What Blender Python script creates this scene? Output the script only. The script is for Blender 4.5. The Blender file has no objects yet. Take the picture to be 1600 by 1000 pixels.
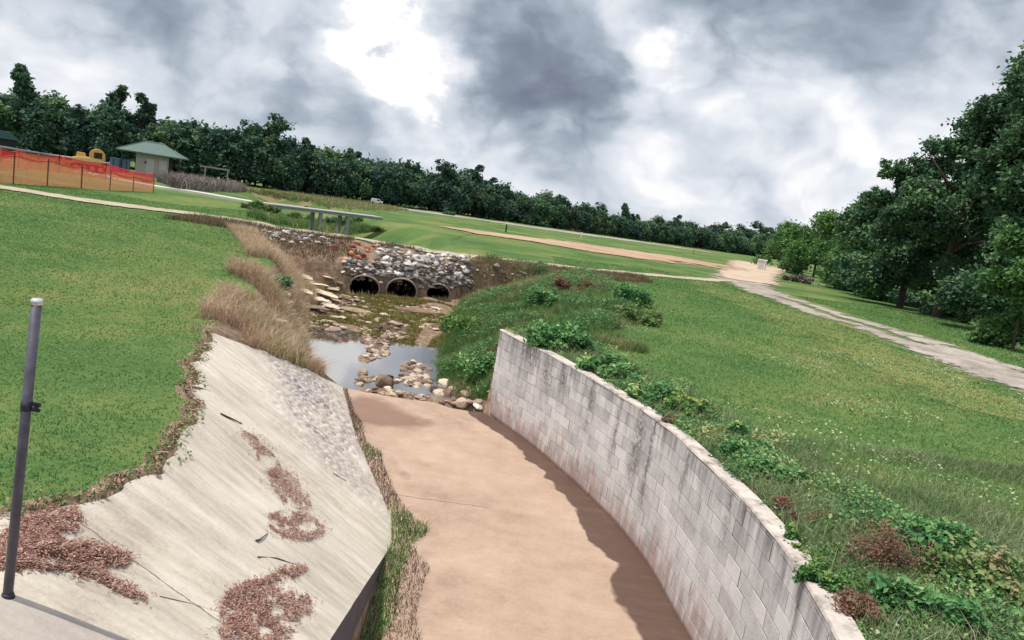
import bpy, math, random
import numpy as np
from mathutils import Matrix, Vector
from mathutils.bvhtree import BVHTree
rng = np.random.default_rng(7); random.seed(7)
SC = bpy.context.scene; COL = SC.collection
R = math.radians
# ------------------------------------------------------------------ camera
HC, PITCH, ROLL, FPX = 4.8, R(8.6), R(9.0), 1155.0
FW = np.array([0, math.cos(PITCH), -math.sin(PITCH)]); UP = np.array([0, math.sin(PITCH), math.cos(PITCH)]); RT = np.array([1.0, 0, 0])
R2 = math.cos(ROLL)*RT + math.sin(ROLL)*UP; U2 = -math.sin(ROLL)*RT + math.cos(ROLL)*UP
cam = bpy.data.cameras.new('camera'); co = bpy.data.objects.new('camera', cam); COL.objects.link(co)
cam.sensor_width = 36; cam.lens = 36*FPX/1600; cam.clip_end = 5000; cam.clip_start = 0.05
m = Matrix(((R2[0], U2[0], -FW[0]), (R2[1], U2[1], -FW[1]), (R2[2], U2[2], -FW[2]))).to_4x4(); m.translation = (0, 0, HC)
co.matrix_world = m; SC.camera = co
# ------------------------------------------------------------------ exposure, sun
SC.view_settings.view_transform = 'Standard'; SC.view_settings.look = 'None'
SC.view_settings.exposure = 0.18; SC.view_settings.gamma = 1.0
SUN_EL = R(69); SUN_DIR = Vector((-0.965, -0.20, 0)).normalized()*math.cos(SUN_EL) + Vector((0, 0, math.sin(SUN_EL)))
sl = bpy.data.lights.new('sun', 'SUN'); sl.energy = 3.6; sl.angle = R(0.5); sl.color = (1, 0.95, 0.88)
so = bpy.data.objects.new('sun', sl); COL.objects.link(so)
so.rotation_euler = SUN_DIR.to_track_quat('Z', 'Y').to_euler()
# ------------------------------------------------------------------ node helper
class NT:
    def __init__(s, nt): s.nt = nt; s.nt.nodes.clear()
    def n(s, typ, **kw):
        nd = s.nt.nodes.new(typ)
        for k, v in kw.items():
            if k.startswith('i_'): s.set(nd.inputs[k[2:].replace('__', ' ')], v)
            else: setattr(nd, k, v)
        return nd
    def set(s, sock, v):
        if isinstance(v, bpy.types.NodeSocket): s.nt.links.new(v, sock)
        elif isinstance(v, bpy.types.Node): s.nt.links.new(v.outputs[0], sock)
        else:
            if hasattr(sock.default_value, '__len__') and hasattr(v, '__len__') and len(sock.default_value) == 4 and len(v) == 3: v = (*v, 1)
            sock.default_value = v
    def math(s, op, a, b=0.0, c=None, clamp=False):
        nd = s.nt.nodes.new('ShaderNodeMath'); nd.operation = op; nd.use_clamp = clamp
        s.set(nd.inputs[0], a); s.set(nd.inputs[1], b)
        if c is not None: s.set(nd.inputs[2], c)
        return nd.outputs[0]
    def vmath(s, op, a, b=(0, 0, 0)):
        nd = s.nt.nodes.new('ShaderNodeVectorMath'); nd.operation = op
        s.set(nd.inputs[0], a)
        if op == 'SCALE': s.set(nd.inputs[3], b)
        else: s.set(nd.inputs[1], b)
        return nd.outputs['Value'] if op in ('DOT_PRODUCT', 'LENGTH', 'DISTANCE') else nd.outputs[0]
    def noise(s, vec, scale, detail=4, rough=0.55, dist=0.0, out=0):
        nd = s.n('ShaderNodeTexNoise'); s.set(nd.inputs['Vector'], vec)
        nd.inputs['Scale'].default_value = scale; nd.inputs['Detail'].default_value = detail
        nd.inputs['Roughness'].default_value = rough; nd.inputs['Distortion'].default_value = dist
        return nd.outputs[out]
    def mapr(s, v, a, b, c=0.0, d=1.0, smooth=False):
        nd = s.n('ShaderNodeMapRange'); nd.interpolation_type = 'SMOOTHSTEP' if smooth else 'LINEAR'
        for i, x in enumerate((v, a, b, c, d)): s.set(nd.inputs[i], x)
        return nd.outputs[0]
    def mix(s, f, a, b, mode='MIX'):
        nd = s.nt.nodes.new('ShaderNodeMix'); nd.data_type = 'RGBA'; nd.blend_type = mode; nd.clamp_factor = True
        s.set(nd.inputs[0], f); s.set(nd.inputs[6], a); s.set(nd.inputs[7], b); return nd.outputs[2]
    def ramp(s, f, stops):
        nd = s.n('ShaderNodeValToRGB'); s.set(nd.inputs[0], f); el = nd.color_ramp.elements
        while len(el) > 1: el.remove(el[-1])
        el[0].position = stops[0][0]; el[0].color = (*stops[0][1], 1)
        for p, c in stops[1:]:
            e = el.new(p); e.color = (*c, 1)
        return nd.outputs[0]
    def attr(s, name, out='Fac'):
        nd = s.n('ShaderNodeAttribute', attribute_name=name); return nd.outputs[out]
def px_dir(px, py):
    d = FW + R2*(px-800)/FPX + U2*(500-py)/FPX
    return d/np.linalg.norm(d)
# ------------------------------------------------------------------ world: physical sky behind a broken cloud deck
W = bpy.data.worlds.new('World'); SC.world = W; W.use_nodes = True
t = NT(W.node_tree)
SKY = t.n('ShaderNodeTexSky', sky_type='NISHITA', sun_disc=False, sun_elevation=SUN_EL, sun_rotation=math.atan2(SUN_DIR.x, SUN_DIR.y), altitude=50)
tc = t.n('ShaderNodeTexCoord').outputs['Generated']
sep = t.n('ShaderNodeSeparateXYZ', i_Vector=tc)
den = t.math('MAXIMUM', t.math('ADD', sep.outputs[2], 0.30), 0.05)
pl = t.n('ShaderNodeCombineXYZ', i_X=t.math('DIVIDE', sep.outputs[0], den), i_Y=t.math('DIVIDE', sep.outputs[1], den))
wv = t.vmath('SCALE', t.vmath('SUBTRACT', t.noise(pl, 2.6, 5, 0.55, out=1), (0.5, 0.5, 0.5)), 0.55)
plw = t.vmath('ADD', pl, wv)
tq = t.vmath('MULTIPLY', tc, (1.0, 1.0, 1.5)); tw = t.vmath('ADD', tq, t.vmath('SCALE', t.vmath('SUBTRACT', t.noise(tq, 5.0, 4, 0.5, out=1), (0.5, 0.5, 0.5)), 0.16))
n1 = t.noise(tq, 2.6, 5, 0.5, 0.1); n2 = t.noise(tw, 6.5, 10, 0.54, 0.0); n3 = t.noise(tw, 17.0, 6, 0.55, 0.0)
def billow(scale, det):
    return t.math('MULTIPLY', t.math('ABSOLUTE', t.math('SUBTRACT', t.noise(tw, scale, det, 0.45), 0.5)), 4.0)
bl1 = t.math('SUBTRACT', billow(6.5, 2.0), 0.36); bl2 = t.math('SUBTRACT', billow(15.0, 2.0), 0.36)
n2b = t.mapr(t.noise(tw, 4.2, 9, 0.5, 0.0), 0.44, 0.60, -0.5, 0.5, True)
warp = t.vmath('SCALE', t.vmath('SUBTRACT', t.noise(tq, 8.0, 6, 0.6, out=1), (0.5, 0.5, 0.5)), 0.17)
wd = t.vmath('ADD', tc, warp)
blobs = [(850, 50, .13, -.20), (870, 115, .08, -.20), (780, 100, .06, -.12), (480, 185, .13, -.24), (380, 150, .1, -.1), (220, 5, .09, -.30), (1340, -10, .18, -.28), (1150, 0, .1, -.12), (1560, 70, .1, -.1),
         (640, 105, .045, .4), (605, 50, .04, .3), (650, 140, .03, .25), (612, 62, .018, -.5), (580, 0, .04, .3), (1010, 115, .05, .22), (1190, 130, .09, .18), (1150, 310, .12, .12), (1000, 250, .09, .08), (880, 250, .1, -.08), (1530, 110, .07, .26), (1300, 240, .08, -.08), (60, 70, .08, .1), (420, 60, .06, .10), (560, 235, .07, -.10), (500, 230, .05, .10), (1450, 260, .08, .18)]
lum = t.math('ADD', t.mapr(sep.outputs[2], 0.0, 0.30, 0.76, 0.70), t.math('MULTIPLY', t.math('SUBTRACT', n1, 0.5), 0.65))
lum = t.math('ADD', lum, t.math('MULTIPLY', t.math('SUBTRACT', n2, 0.5), 0.55))
lum = t.math('ADD', lum, t.math('MULTIPLY', t.math('SUBTRACT', n3, 0.5), 0.34))
lum = t.math('ADD', lum, t.math('MULTIPLY', n2b, 0.13))
lum = t.math('ADD', lum, t.math('ADD', t.math('MULTIPLY', bl1, 0.22), t.math('MULTIPLY', bl2, 0.12)))
for bx, by, s_, a_ in blobs:
    d = t.vmath('DISTANCE', wd, tuple(px_dir(bx, by)))
    g = t.math('POWER', 2.718, t.math('MULTIPLY', t.math('MULTIPLY', d, d), -1.0/(s_*s_)))
    lum = t.math('ADD', lum, t.math('MULTIPLY', g, a_))
gap = t.math('MULTIPLY', t.math('SUBTRACT', n2, 0.5), 1.5)
for bx, by, s_, a_ in [(640, 100, .058, .62), (605, 40, .045, .45), (655, 150, .03, .4), (590, 0, .04, .5), (1060, 90, .04, .35), (1190, 140, .04, .3), (1150, 320, .05, .25), (1530, 105, .05, .35), (610, 62, .016, -1.0)]:
    d = t.vmath('DISTANCE', wd, tuple(px_dir(bx, by))); gap = t.math('ADD', gap, t.math('MULTIPLY', t.math('POWER', 2.718, t.math('MULTIPLY', t.math('MULTIPLY', d, d), -1.0/(s_*s_))), a_))
lum = t.math('ADD', lum, t.mapr(gap, 0.25, 0.6, 0, 0.34, True))
cl = t.ramp(lum, [(0.0, (1.5, 1.75, 2.4)), (0.25, (2.25, 2.65, 3.35)), (0.45, (3.65, 4.2, 4.95)), (0.62, (5.6, 6.1, 6.8)), (0.8, (7.4, 7.6, 8.1)), (1.0, (9.6, 9.6, 9.6))])
blue = t.mapr(t.noise(pl, 0.9, 4, 0.5), 0.60, 0.72, 0, 0.5, True)
skc = t.mix(blue, cl, t.vmath('SCALE', SKY.outputs[0], 1.6))
skc = t.mix(t.mapr(sep.outputs[2], -0.02, 0.02), (2.0, 2.1, 1.9, 1), skc)
bg = t.n('ShaderNodeBackground', i_Color=skc, i_Strength=0.10)
t.n('ShaderNodeOutputWorld', i_Surface=bg.outputs[0])
# ------------------------------------------------------------------ numeric noise
TB = np.random.default_rng(3).random((256, 256))
def vn(x, y, s=1.0, o=0):
    x = np.asarray(x, float)*s + 37.3*o + 1000; y = np.asarray(y, float)*s + 91.7*o + 1000
    xi = np.floor(x).astype(int); yi = np.floor(y).astype(int); fx = x-xi; fy = y-yi
    fx = fx*fx*(3-2*fx); fy = fy*fy*(3-2*fy)
    a = TB[xi % 256, yi % 256]; b = TB[(xi+1) % 256, yi % 256]; c = TB[xi % 256, (yi+1) % 256]; d = TB[(xi+1) % 256, (yi+1) % 256]
    return (a*(1-fx)+b*fx)*(1-fy) + (c*(1-fx)+d*fx)*fy - 0.5
def sst(a, b, v):
    q = np.clip((v-a)/(b-a), 0, 1); return q*q*(3-2*q)
# ------------------------------------------------------------------ terrain as functions of the plan
def ip(y, pts):
    p = np.array(pts, float); return np.interp(y, p[:, 0], p[:, 1])
def xP(y): return ip(y, [(3.3, -4.6), (4.05, -3.5), (4.5, -2.95), (4.9, -2.75), (6, -2.8), (7.5, -3.2), (10, -4.25), (13.4, -5.5), (15, -6.0), (17, -6.5), (23, -7.9), (26, -9.3), (30, -11.5), (34, -12)]) + sst(4.3, 5.2, y)*sst(13.6, 12.8, y)*(0.30*vn(y, 0*y, 1.6, 1)+0.22*vn(y, 0*y, 5, 2))
def xT(y): return ip(y, [(0, -0.95), (5.2, -1.0), (7.26, -1.09), (9.2, -1.17), (9.6, -1.16), (10.39, -1.31), (11.73, -1.85), (13.8, -2.66), (17, -3.72), (19, -4.7), (21.5, -5.6), (25, -6.6), (29, -7.2), (34, -7.4)])
WPTS = [(0, 1.9), (3, 2.38), (4.5, 2.66), (5.6, 2.80), (6.6, 2.86), (7.6, 2.83), (8.3, 2.76), (9.0, 2.67), (10.1, 2.55), (11.45, 2.24), (13.1, 1.63), (14.85, 0.85), (16.8, -0.24)]
def xW(y): return ip(y, WPTS + [(18, -1.0), (19, -1.5), (21, -1.9), (25, -2.4), (29, -2.4), (34, -2.2)])
def xR(y): return ip(y, [(16.8, 1.6), (18, 1.9), (21, 2.6), (25, 3.5), (28, 3.8), (31, 3.2), (36, 2.5)])
def zT(y): return ip(y, [(3, 2.05), (5.2, 1.33), (7.26, 0.67), (9.2, 0.04), (10, 0.0), (17, 0), (40, 0)])
def zWall(y): return ip(y, [(0, 2.10), (8, 2.08), (12, 2.0), (17, 2.0)])
def zLft(x, y):
    z = ip(y, [(0, 2.45), (4, 2.4), (7, 2.05), (13, 1.66), (20, 1.85), (30, 2.15), (60, 2.0), (110, 1.4), (250, 1.3), (900, 1.3)])
    return z + sst(-6, -14, x)*np.where(y < 60, np.maximum(0, 2.25-z), 0)
def zRgt(x, y):
    return ip(y, [(0, 2.2), (8, 2.05), (17, 1.92), (30, 2.05), (60, 1.9), (110, 1.5), (250, 1.3), (900, 1.3)]) + 0.10*sst(4, 10, x)*(y < 60)
ROAD = np.array([(-60, 26), (-40, 29.0), (-22, 30.8), (-13, 33), (-6, 35.3), (3, 40.5), (12, 48.3), (17, 54)], float)
CRK2 = np.array([(-6.5, 37), (-9.5, 44), (-13, 54), (-17.5, 62), (-25, 80), (-33, 100)], float)
def pdist(x, y, P):
    best = np.full(np.shape(x), 1e9); sg = np.zeros(np.shape(x))
    for a, b in zip(P[:-1], P[1:]):
        d = b-a; L2 = d@d; q = np.clip(((x-a[0])*d[0]+(y-a[1])*d[1])/L2, 0, 1)
        ex = x-(a[0]+q*d[0]); ey = y-(a[1]+q*d[1]); dd = np.hypot(ex, ey); s = np.sign(d[0]*ey-d[1]*ex)
        mk = dd < best; best = np.where(mk, dd, best); sg = np.where(mk, s, sg)
    return best*sg
def bed(x, y):
    return np.where(y < 17, -0.12, ip(y, [(17, -0.12), (17.6, -0.22), (23.3, -0.2), (24.5, 0.02), (27, 0.12), (31, 0.3), (40, 0.4)]) + sst(23, 25, y)*0.12*vn(x, y, 1.7, 5) + 0.22*np.exp(-((y-17.2-0.25*vn(x, y, 1.5, 6))/0.42)**2)*sst(-3.7, -2.9, x) + 0.30*np.exp(-((x+4.35)/0.6)**2-((y-23.0)/1.2)**2)) + 0.24*np.exp(-((x+3.95)/0.26)**2-((y-20.9)/0.9)**2)
def diagx(y): return -5.5 + (y-13.4)/(17-13.4)*(5.5-3.72)
def hnat(x, y):
    x, y = np.broadcast_arrays(np.asarray(x, float), np.asarray(y, float))
    p, tt, w, r = xP(y), xT(y), xW(y), xR(y)
    zl, zr = zLft(x, y), zRgt(x, y)
    k = p + (np.maximum(p, -2.5)-p)*sst(5.0, 4.0, y)
    q = np.clip((x-k)/(tt-k), 0, 1)
    qq = np.where(y < 17, q, q*q*(3-2*q))
    sl = sst(17, 18.5, y); prof = q*(1-sl)+(q*q*(3-2*q))*sl
    zt = np.where(y < 17, zT(y), bed(x, y)); zleft = zl*(1-prof) + zt*prof
    rb = np.clip((x-w)/(r-w), 0, 1); ru = rb**0.8
    bb = bed(x, y)
    zright_nat = bb + (zr-bb)*(ru*ru*(3-2*ru)*0.4+ru*0.6)
    bf = zWall(y) - 0.07 + (zr-zWall(y)+0.07)*np.clip((x-w)/2.5, 0, 1)
    zright = np.where(y < 16.88, bf, zright_nat)
    z = np.where(x < tt, zleft, np.where(x < w, bb, zright))
    D = pdist(x, y, ROAD)                     # negative = camera side
    lawn = np.where(x < (tt+w)/2, zl, zr)
    emb = np.clip(2.15 - np.maximum(-D-1.7, 0)*0.27 - np.maximum(-D-(3.85-0.335*np.clip(x+6.3, -1, 4)), 0)*2.6, -1, 2.15) 
    back = np.clip(2.15 - np.maximum(D-1.7, 0)*0.5, -1, 2.15)
    z1 = np.where(D < 0, np.maximum(z, np.minimum(emb, lawn+0.05)), lawn)
    c2 = np.abs(pdist(x, y, CRK2)); carve = 0.35 + 1.6*sst(2.0, 6.0, c2) + (c2 > 6)*9
    z2 = np.where(D > 0, np.maximum(np.minimum(lawn, carve), np.minimum(back, lawn)), z1)
    n = 0.10*vn(x, y, 0.22, 3) + 0.05*vn(x, y, 0.7, 4)
    rough = np.where((y > 17) & (x > tt-3) & (x < r+1) & (D < 0), 1.0, 0.0)
    return z2 + n*np.where((y < 17) & (x > p) & (x < w+0.5), 0, 1) + rough*0.16*vn(x, y, 1.3, 6)*(sst(17, 18, y))
def inslab(x, y):
    return (x > xP(y)) & (x < xT(y)) & (x > np.where(y > 13.4, diagx(y), -1e9)) & (y < 17)
def hter(x, y):
    x, y = np.broadcast_arrays(np.asarray(x, float), np.asarray(y, float))
    return hnat(x, y) - np.where(inslab(x, y), 0.16, 0)
# pixel of the photograph -> point where that line of sight meets the built ground
def hit(px, py, zf=None):
    px = np.atleast_1d(np.asarray(px, float)); py = np.atleast_1d(np.asarray(py, float))
    d = FW[None]+R2[None]*((px-800)/FPX)[:, None]+U2[None]*((500-py)/FPX)[:, None]
    if zf is not None:
        z0 = float(np.ravel(zf(np.zeros(1), np.zeros(1)))[0]); k = (z0-HC)/d[:, 2]
        return np.stack([d[:, 0]*k, d[:, 1]*k, np.full(len(px), z0)], 1)
    o = []
    for v in d:
        h_ = BVH.ray_cast((0, 0, HC), Vector(v).normalized())[0]
        o.append(tuple(h_) if h_ is not None else (v[0]*300, v[1]*300, 1.3))
    return np.array(o)
def at(px, py): return hit(px, py)[0]
# ------------------------------------------------------------------ object helpers
def tag(o, label=None, cat=None, group=None, kind=None):
    if label: o['label'] = label
    if cat: o['category'] = cat
    if group: o['group'] = group
    if kind: o['kind'] = kind
    return o
def link(name, me, mat=None, parent=None):
    o = bpy.data.objects.new(name, me); COL.objects.link(o)
    if mat is not None and len(me.materials) == 0: me.materials.append(mat)
    if parent is not None: o.parent = parent
    return o
def empty(name, loc, rz=0):
    o = bpy.data.objects.new(name, None); COL.objects.link(o); o.location = tuple(float(v) for v in loc); o.rotation_euler = (0, 0, rz); o.empty_display_size = 0.2; return o
def mesh_np(name, V, F4=None, F3=None, attrs=None, uv=None, smooth=False):
    me = bpy.data.meshes.new(name); V = np.asarray(V, np.float32); idx = []; tot = []
    if F4 is not None and len(F4): idx.append(np.asarray(F4).ravel()); tot.append(np.full(len(F4), 4))
    if F3 is not None and len(F3): idx.append(np.asarray(F3).ravel()); tot.append(np.full(len(F3), 3))
    idx = np.concatenate(idx).astype(np.int32); tot = np.concatenate(tot).astype(np.int32)
    me.vertices.add(len(V)); me.vertices.foreach_set('co', V.ravel())
    me.loops.add(len(idx)); me.loops.foreach_set('vertex_index', idx)
    me.polygons.add(len(tot)); me.polygons.foreach_set('loop_start', np.concatenate([[0], np.cumsum(tot)[:-1]]).astype(np.int32)); me.polygons.foreach_set('loop_total', tot)
    me.polygons.foreach_set('use_smooth', np.full(len(tot), smooth))
    for k, a in (attrs or {}).items():
        at_ = me.attributes.new(k, 'FLOAT', 'POINT'); at_.data.foreach_set('value', np.asarray(a, np.float32))
    if uv is not None:
        u = me.uv_layers.new(name='UVMap'); u.data.foreach_set('uv', np.asarray(uv, np.float32)[idx].ravel())
    me.update(calc_edges=True); me.validate(); return me
def grid_faces(nr, nc):
    i = np.arange((nr-1)*(nc-1)); r, c = i//(nc-1), i % (nc-1); a = r*nc+c
    return np.stack([a, a+1, a+nc+1, a+nc], 1)
class MB:                                    # small mesh builder for hard-surface parts
    def __init__(s): s.v = []; s.f = []
    def box(s, c, d, rz=0, rx=0, ry=0, bev=0):
        M = Matrix.Translation(c) @ Matrix.Rotation(rz, 4, 'Z') @ Matrix.Rotation(rx, 4, 'X') @ Matrix.Rotation(ry, 4, 'Y')
        b = len(s.v); hx, hy, hz = d[0]/2, d[1]/2, d[2]/2
        for x, y, z in [(-1, -1, -1), (1, -1, -1), (1, 1, -1), (-1, 1, -1), (-1, -1, 1), (1, -1, 1), (1, 1, 1), (-1, 1, 1)]: s.v.append(tuple(M @ Vector((x*hx, y*hy, z*hz))))
        s.f += [tuple(b+i for i in q) for q in [(3, 2, 1, 0), (4, 5, 6, 7), (0, 1, 5, 4), (1, 2, 6, 5), (2, 3, 7, 6), (3, 0, 4, 7)]]; return s
    def prism(s, prof, y0, y1):              # profile in xz extruded along y
        b = len(s.v); n = len(prof)
        for y in (y0, y1): s.v += [(p[0], y, p[1]) for p in prof]
        s.f += [tuple(range(b, b+n)), tuple(range(b+2*n-1, b+n-1, -1))] + [(b+(i+1) % n, b+i, b+n+i, b+n+(i+1) % n) for i in range(n)]; return s
    def tube(s, pts, rad, n=8, cap=True):
        pts = [Vector(p) for p in pts]; rad = rad if hasattr(rad, '__len__') else [rad]*len(pts); b = len(s.v)
        for i, p in enumerate(pts):
            d = (pts[min(i+1, len(pts)-1)]-pts[max(i-1, 0)]).normalized(); a = d.orthogonal().normalized() if i == 0 else (a-d*a.dot(d)).normalized(); c = d.cross(a)
            for k in range(n): s.v.append(tuple(p+(a*math.cos(2*math.pi*k/n)+c*math.sin(2*math.pi*k/n))*rad[i]))
        for i in range(len(pts)-1):
            for k in range(n): s.f.append((b+i*n+k, b+i*n+(k+1) % n, b+(i+1)*n+(k+1) % n, b+(i+1)*n+k))
        if cap: s.f += [tuple(b+k for k in range(n-1, -1, -1)), tuple(b+(len(pts)-1)*n+k for k in range(n))]
        return s
    def build(s, name, mat, parent=None, smooth=False, bevel=0):
        me = bpy.data.meshes.new(name); me.from_pydata(s.v, [], s.f); me.update()
        if smooth: me.polygons.foreach_set('use_smooth', [True]*len(me.polygons))
        o = link(name, me, mat, parent)
        if bevel: bm = o.modifiers.new('bevel', 'BEVEL'); bm.width = bevel; bm.segments = 2; bm.limit_method = 'ANGLE'
        return o
def copy_tree(o, parent=None):
    c = o.copy(); COL.objects.link(c)
    if parent is not None: c.parent = parent
    for ch in list(o.children): copy_tree(ch, c)
    return c
# ------------------------------------------------------------------ materials
def mat(name):
    M = bpy.data.materials.new(name); M.use_nodes = True; return M, NT(M.node_tree)
def out(t, sh): t.n('ShaderNodeOutputMaterial', i_Surface=sh)
def pbsdf(t, col, rough=0.8, bump=None, bstr=0.3, bdist=0.02, metal=0.0, spec=0.3):
    b = t.n('ShaderNodeBsdfPrincipled'); t.set(b.inputs['Base Color'], col); t.set(b.inputs['Roughness'], rough); t.set(b.inputs['Metallic'], metal); t.set(b.inputs['Specular IOR Level'], spec)
    if bump is not None:
        bn = t.n('ShaderNodeBump', i_Strength=bstr, i_Distance=bdist, i_Height=bump); t.set(b.inputs['Normal'], bn.outputs[0])
    return b.outputs[0]
def pos(t): return t.n('ShaderNodeNewGeometry').outputs['Position']
def simple(name, col, rough=0.7, metal=0.0, var=0.25, scale=6.0, spec=0.3):
    M, t = mat(name); n = t.noise(t.n('ShaderNodeTexCoord').outputs['Object'], scale, 5, 0.65)
    c = t.mix(n, tuple(x*(1-var) for x in col)+(1,), tuple(min(1, x*(1+var)) for x in col)+(1,))
    out(t, pbsdf(t, c, rough, n, 0.15, 0.01, metal, spec)); return M
def foliage(name, stops, rough=0.6, trans=0.3, objvar=0.0, patch=0.0, pscale=0.5):
    M, t = mat(name); f = t.attr('t')
    if objvar: f = t.math('ADD', f, t.math('MULTIPLY', t.math('SUBTRACT', t.n('ShaderNodeObjectInfo').outputs['Random'], 0.5), objvar))
    if patch: f = t.math('ADD', f, t.math('MULTIPLY', t.math('SUBTRACT', t.noise(pos(t), pscale, 3, 0.55), 0.5), patch), clamp=True)
    c = t.ramp(f, stops)
    d = t.n('ShaderNodeBsdfPrincipled', i_Base__Color=c, i_Roughness=rough); d.inputs['Specular IOR Level'].default_value = 0.12
    tr = t.n('ShaderNodeBsdfTranslucent', i_Color=c)
    mx = t.n('ShaderNodeMixShader', i_Fac=trans); t.set(mx.inputs[1], d.outputs[0]); t.set(mx.inputs[2], tr.outputs[0]); out(t, mx.outputs[0]); return M
def lawncolor(t):
    p = pos(t)
    a = t.noise(p, 0.16, 4, 0.6); b = t.noise(p, 1.3, 5, 0.65); c = t.noise(p, 9, 4, 0.7)
    f = t.math('ADD', t.math('MULTIPLY', a, 1.05), t.math('ADD', t.math('MULTIPLY', b, 0.35), t.math('MULTIPLY', c, 0.3)))
    return t.ramp(t.math('SUBTRACT', f, 0.385), [(0.30, (0.062, 0.125, 0.036)), (0.44, (0.095, 0.165, 0.048)), (0.56, (0.15, 0.195, 0.06)), (0.70, (0.23, 0.215, 0.09))]), b, c
M_GROUND, t = mat('ground_grass')
lc, b_, c_ = lawncolor(t)
dirtn = t.math('ADD', t.attr('dirt'), t.math('MULTIPLY', t.math('SUBTRACT', t.noise(pos(t), 2.5, 5, 0.65), 0.5), 0.8))
dcol = t.ramp(t.noise(pos(t), 5, 5, 0.7), [(0.3, (0.13, 0.085, 0.06)), (0.52, (0.26, 0.18, 0.125)), (0.72, (0.42, 0.32, 0.23))])
gc = t.mix(t.mapr(dirtn, 0.45, 0.6), lc, dcol)
out(t, pbsdf(t, gc, 0.95, t.math('ADD', c_, t.noise(pos(t), 40, 3, 0.7)), 0.6, 0.05, 0, 0.1))
LS = [(0.0, (0.10, 0.21, 0.075)), (0.3, (0.155, 0.31, 0.10)), (0.62, (0.24, 0.36, 0.13)), (0.82, (0.34, 0.36, 0.16)), (1.0, (0.50, 0.44, 0.27))]
M_BLADE = foliage('grass_blade', LS, 0.6, 0.35, 0, 1.15, 0.6)
M_RANK = foliage('rank_blade', [(0, (0.13, 0.20, 0.09)), (0.5, (0.22, 0.30, 0.13)), (0.8, (0.42, 0.43, 0.26)), (1, (0.58, 0.50, 0.38))], 0.7, 0.3, 0, 0.9, 0.8)
M_DRY = foliage('dry_grass', [(0, (0.22, 0.13, 0.09)), (0.3, (0.38, 0.25, 0.17)), (0.6, (0.56, 0.42, 0.28)), (0.85, (0.70, 0.58, 0.42)), (1, (0.30, 0.32, 0.13))], 0.8, 0.25, 0, 0.8, 0.6)
M_WEED = foliage('bank_weed', [(0, (0.057, 0.132, 0.044)), (0.4, (0.115, 0.220, 0.066)), (0.62, (0.207, 0.286, 0.099)), (0.80, (0.368, 0.308, 0.176)), (1, (0.460, 0.286, 0.209))], 0.65, 0.25, 0, 1.0, 0.5)
M_LEAF = foliage('broad_leaf', [(0, (0.046, 0.132, 0.054)), (0.45, (0.091, 0.240, 0.090)), (0.75, (0.182, 0.348, 0.120)), (1, (0.468, 0.540, 0.216))], 0.45, 0.25, 0.2)
M_YLEAF = foliage('lime_leaf', [(0, (0.033, 0.108, 0.039)), (0.5, (0.088, 0.216, 0.065)), (0.85, (0.275, 0.378, 0.104)), (1, (0.550, 0.495, 0.195))], 0.45, 0.25, 0.2)
M_CLOV = foliage('clover_leaf', [(0, (0.14, 0.24, 0.10)), (0.5, (0.30, 0.38, 0.20)), (1, (0.62, 0.62, 0.45))], .6, .2)
M_RED = foliage('red_weed', [(0, (0.10, 0.045, 0.035)), (0.45, (0.20, 0.095, 0.07)), (0.7, (0.32, 0.18, 0.13)), (0.85, (0.15, 0.18, 0.08)), (1, (0.10, 0.20, 0.07))], 0.7, 0.2, 0.1)
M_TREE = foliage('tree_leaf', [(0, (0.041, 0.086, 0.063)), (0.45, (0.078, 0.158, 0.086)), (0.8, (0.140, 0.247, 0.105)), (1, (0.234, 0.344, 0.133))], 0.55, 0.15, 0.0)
M_FAR = foliage('far_leaf', [(0, (0.041, 0.085, 0.072)), (0.5, (0.072, 0.139, 0.095)), (0.85, (0.125, 0.217, 0.107)), (1, (0.187, 0.279, 0.119))], 0.7, 0.2, 0.6)
M_FARB = foliage('far_bare', [(0, (0.04, 0.035, 0.035)), (0.6, (0.085, 0.075, 0.06)), (1, (0.12, 0.12, 0.07))], 0.7, 0.1, 0.2)
M_HEDGE = foliage('hedge_leaf', [(0, (0.048, 0.108, 0.042)), (0.5, (0.102, 0.210, 0.072)), (1, (0.144, 0.276, 0.072))], 0.5, 0.2, 0.1)
M_LITTER = foliage('litter', [(0, (0.12, 0.05, 0.045)), (0.5, (0.29, 0.16, 0.125)), (0.85, (0.44, 0.28, 0.22)), (1, (0.56, 0.40, 0.32))], 0.9, 0.0)
M_BRUSH = foliage('brush', [(0, (0.12, 0.10, 0.10)), (0.5, (0.22, 0.19, 0.18)), (1, (0.36, 0.31, 0.27))], 0.9, 0.1)
M_BARK = simple('bark', (0.07, 0.052, 0.042), 0.9, 0, 0.5, 4)
M_GALV = simple('galvanised_steel', (0.11, 0.105, 0.135), 0.55, 0.45, 0.7, 14)
M_STEEL_D = simple('dark_steel', (0.05, 0.05, 0.07), 0.5, 0.6, 0.3, 30)
M_WHITE = simple('white_paint', (0.75, 0.74, 0.72), 0.5, 0, 0.06, 3)
M_STICK = simple('stick_wood', (0.11, 0.075, 0.06), 0.9, 0, 0.4, 20)
def rockmat(name, a, b, c):
    M, t = mat(name); o = t.n('ShaderNodeTexCoord').outputs['Object']; n = t.noise(o, 4, 6, 0.7); f = t.math('ADD', t.math('MULTIPLY', n, 0.7), t.math('MULTIPLY', t.n('ShaderNodeObjectInfo').outputs['Random'], 0.55))
    out(t, pbsdf(t, t.ramp(f, [(0.36, a), (0.62, b), (0.86, c)]), 0.9, n, 0.7, 0.05)); return M
M_RGREY = rockmat('grey_rock', (0.12, 0.10, 0.10), (0.44, 0.41, 0.39), (0.78, 0.74, 0.69))
M_RTAN = rockmat('tan_rock', (0.19, 0.125, 0.085), (0.44, 0.335, 0.235), (0.68, 0.58, 0.46))
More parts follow.
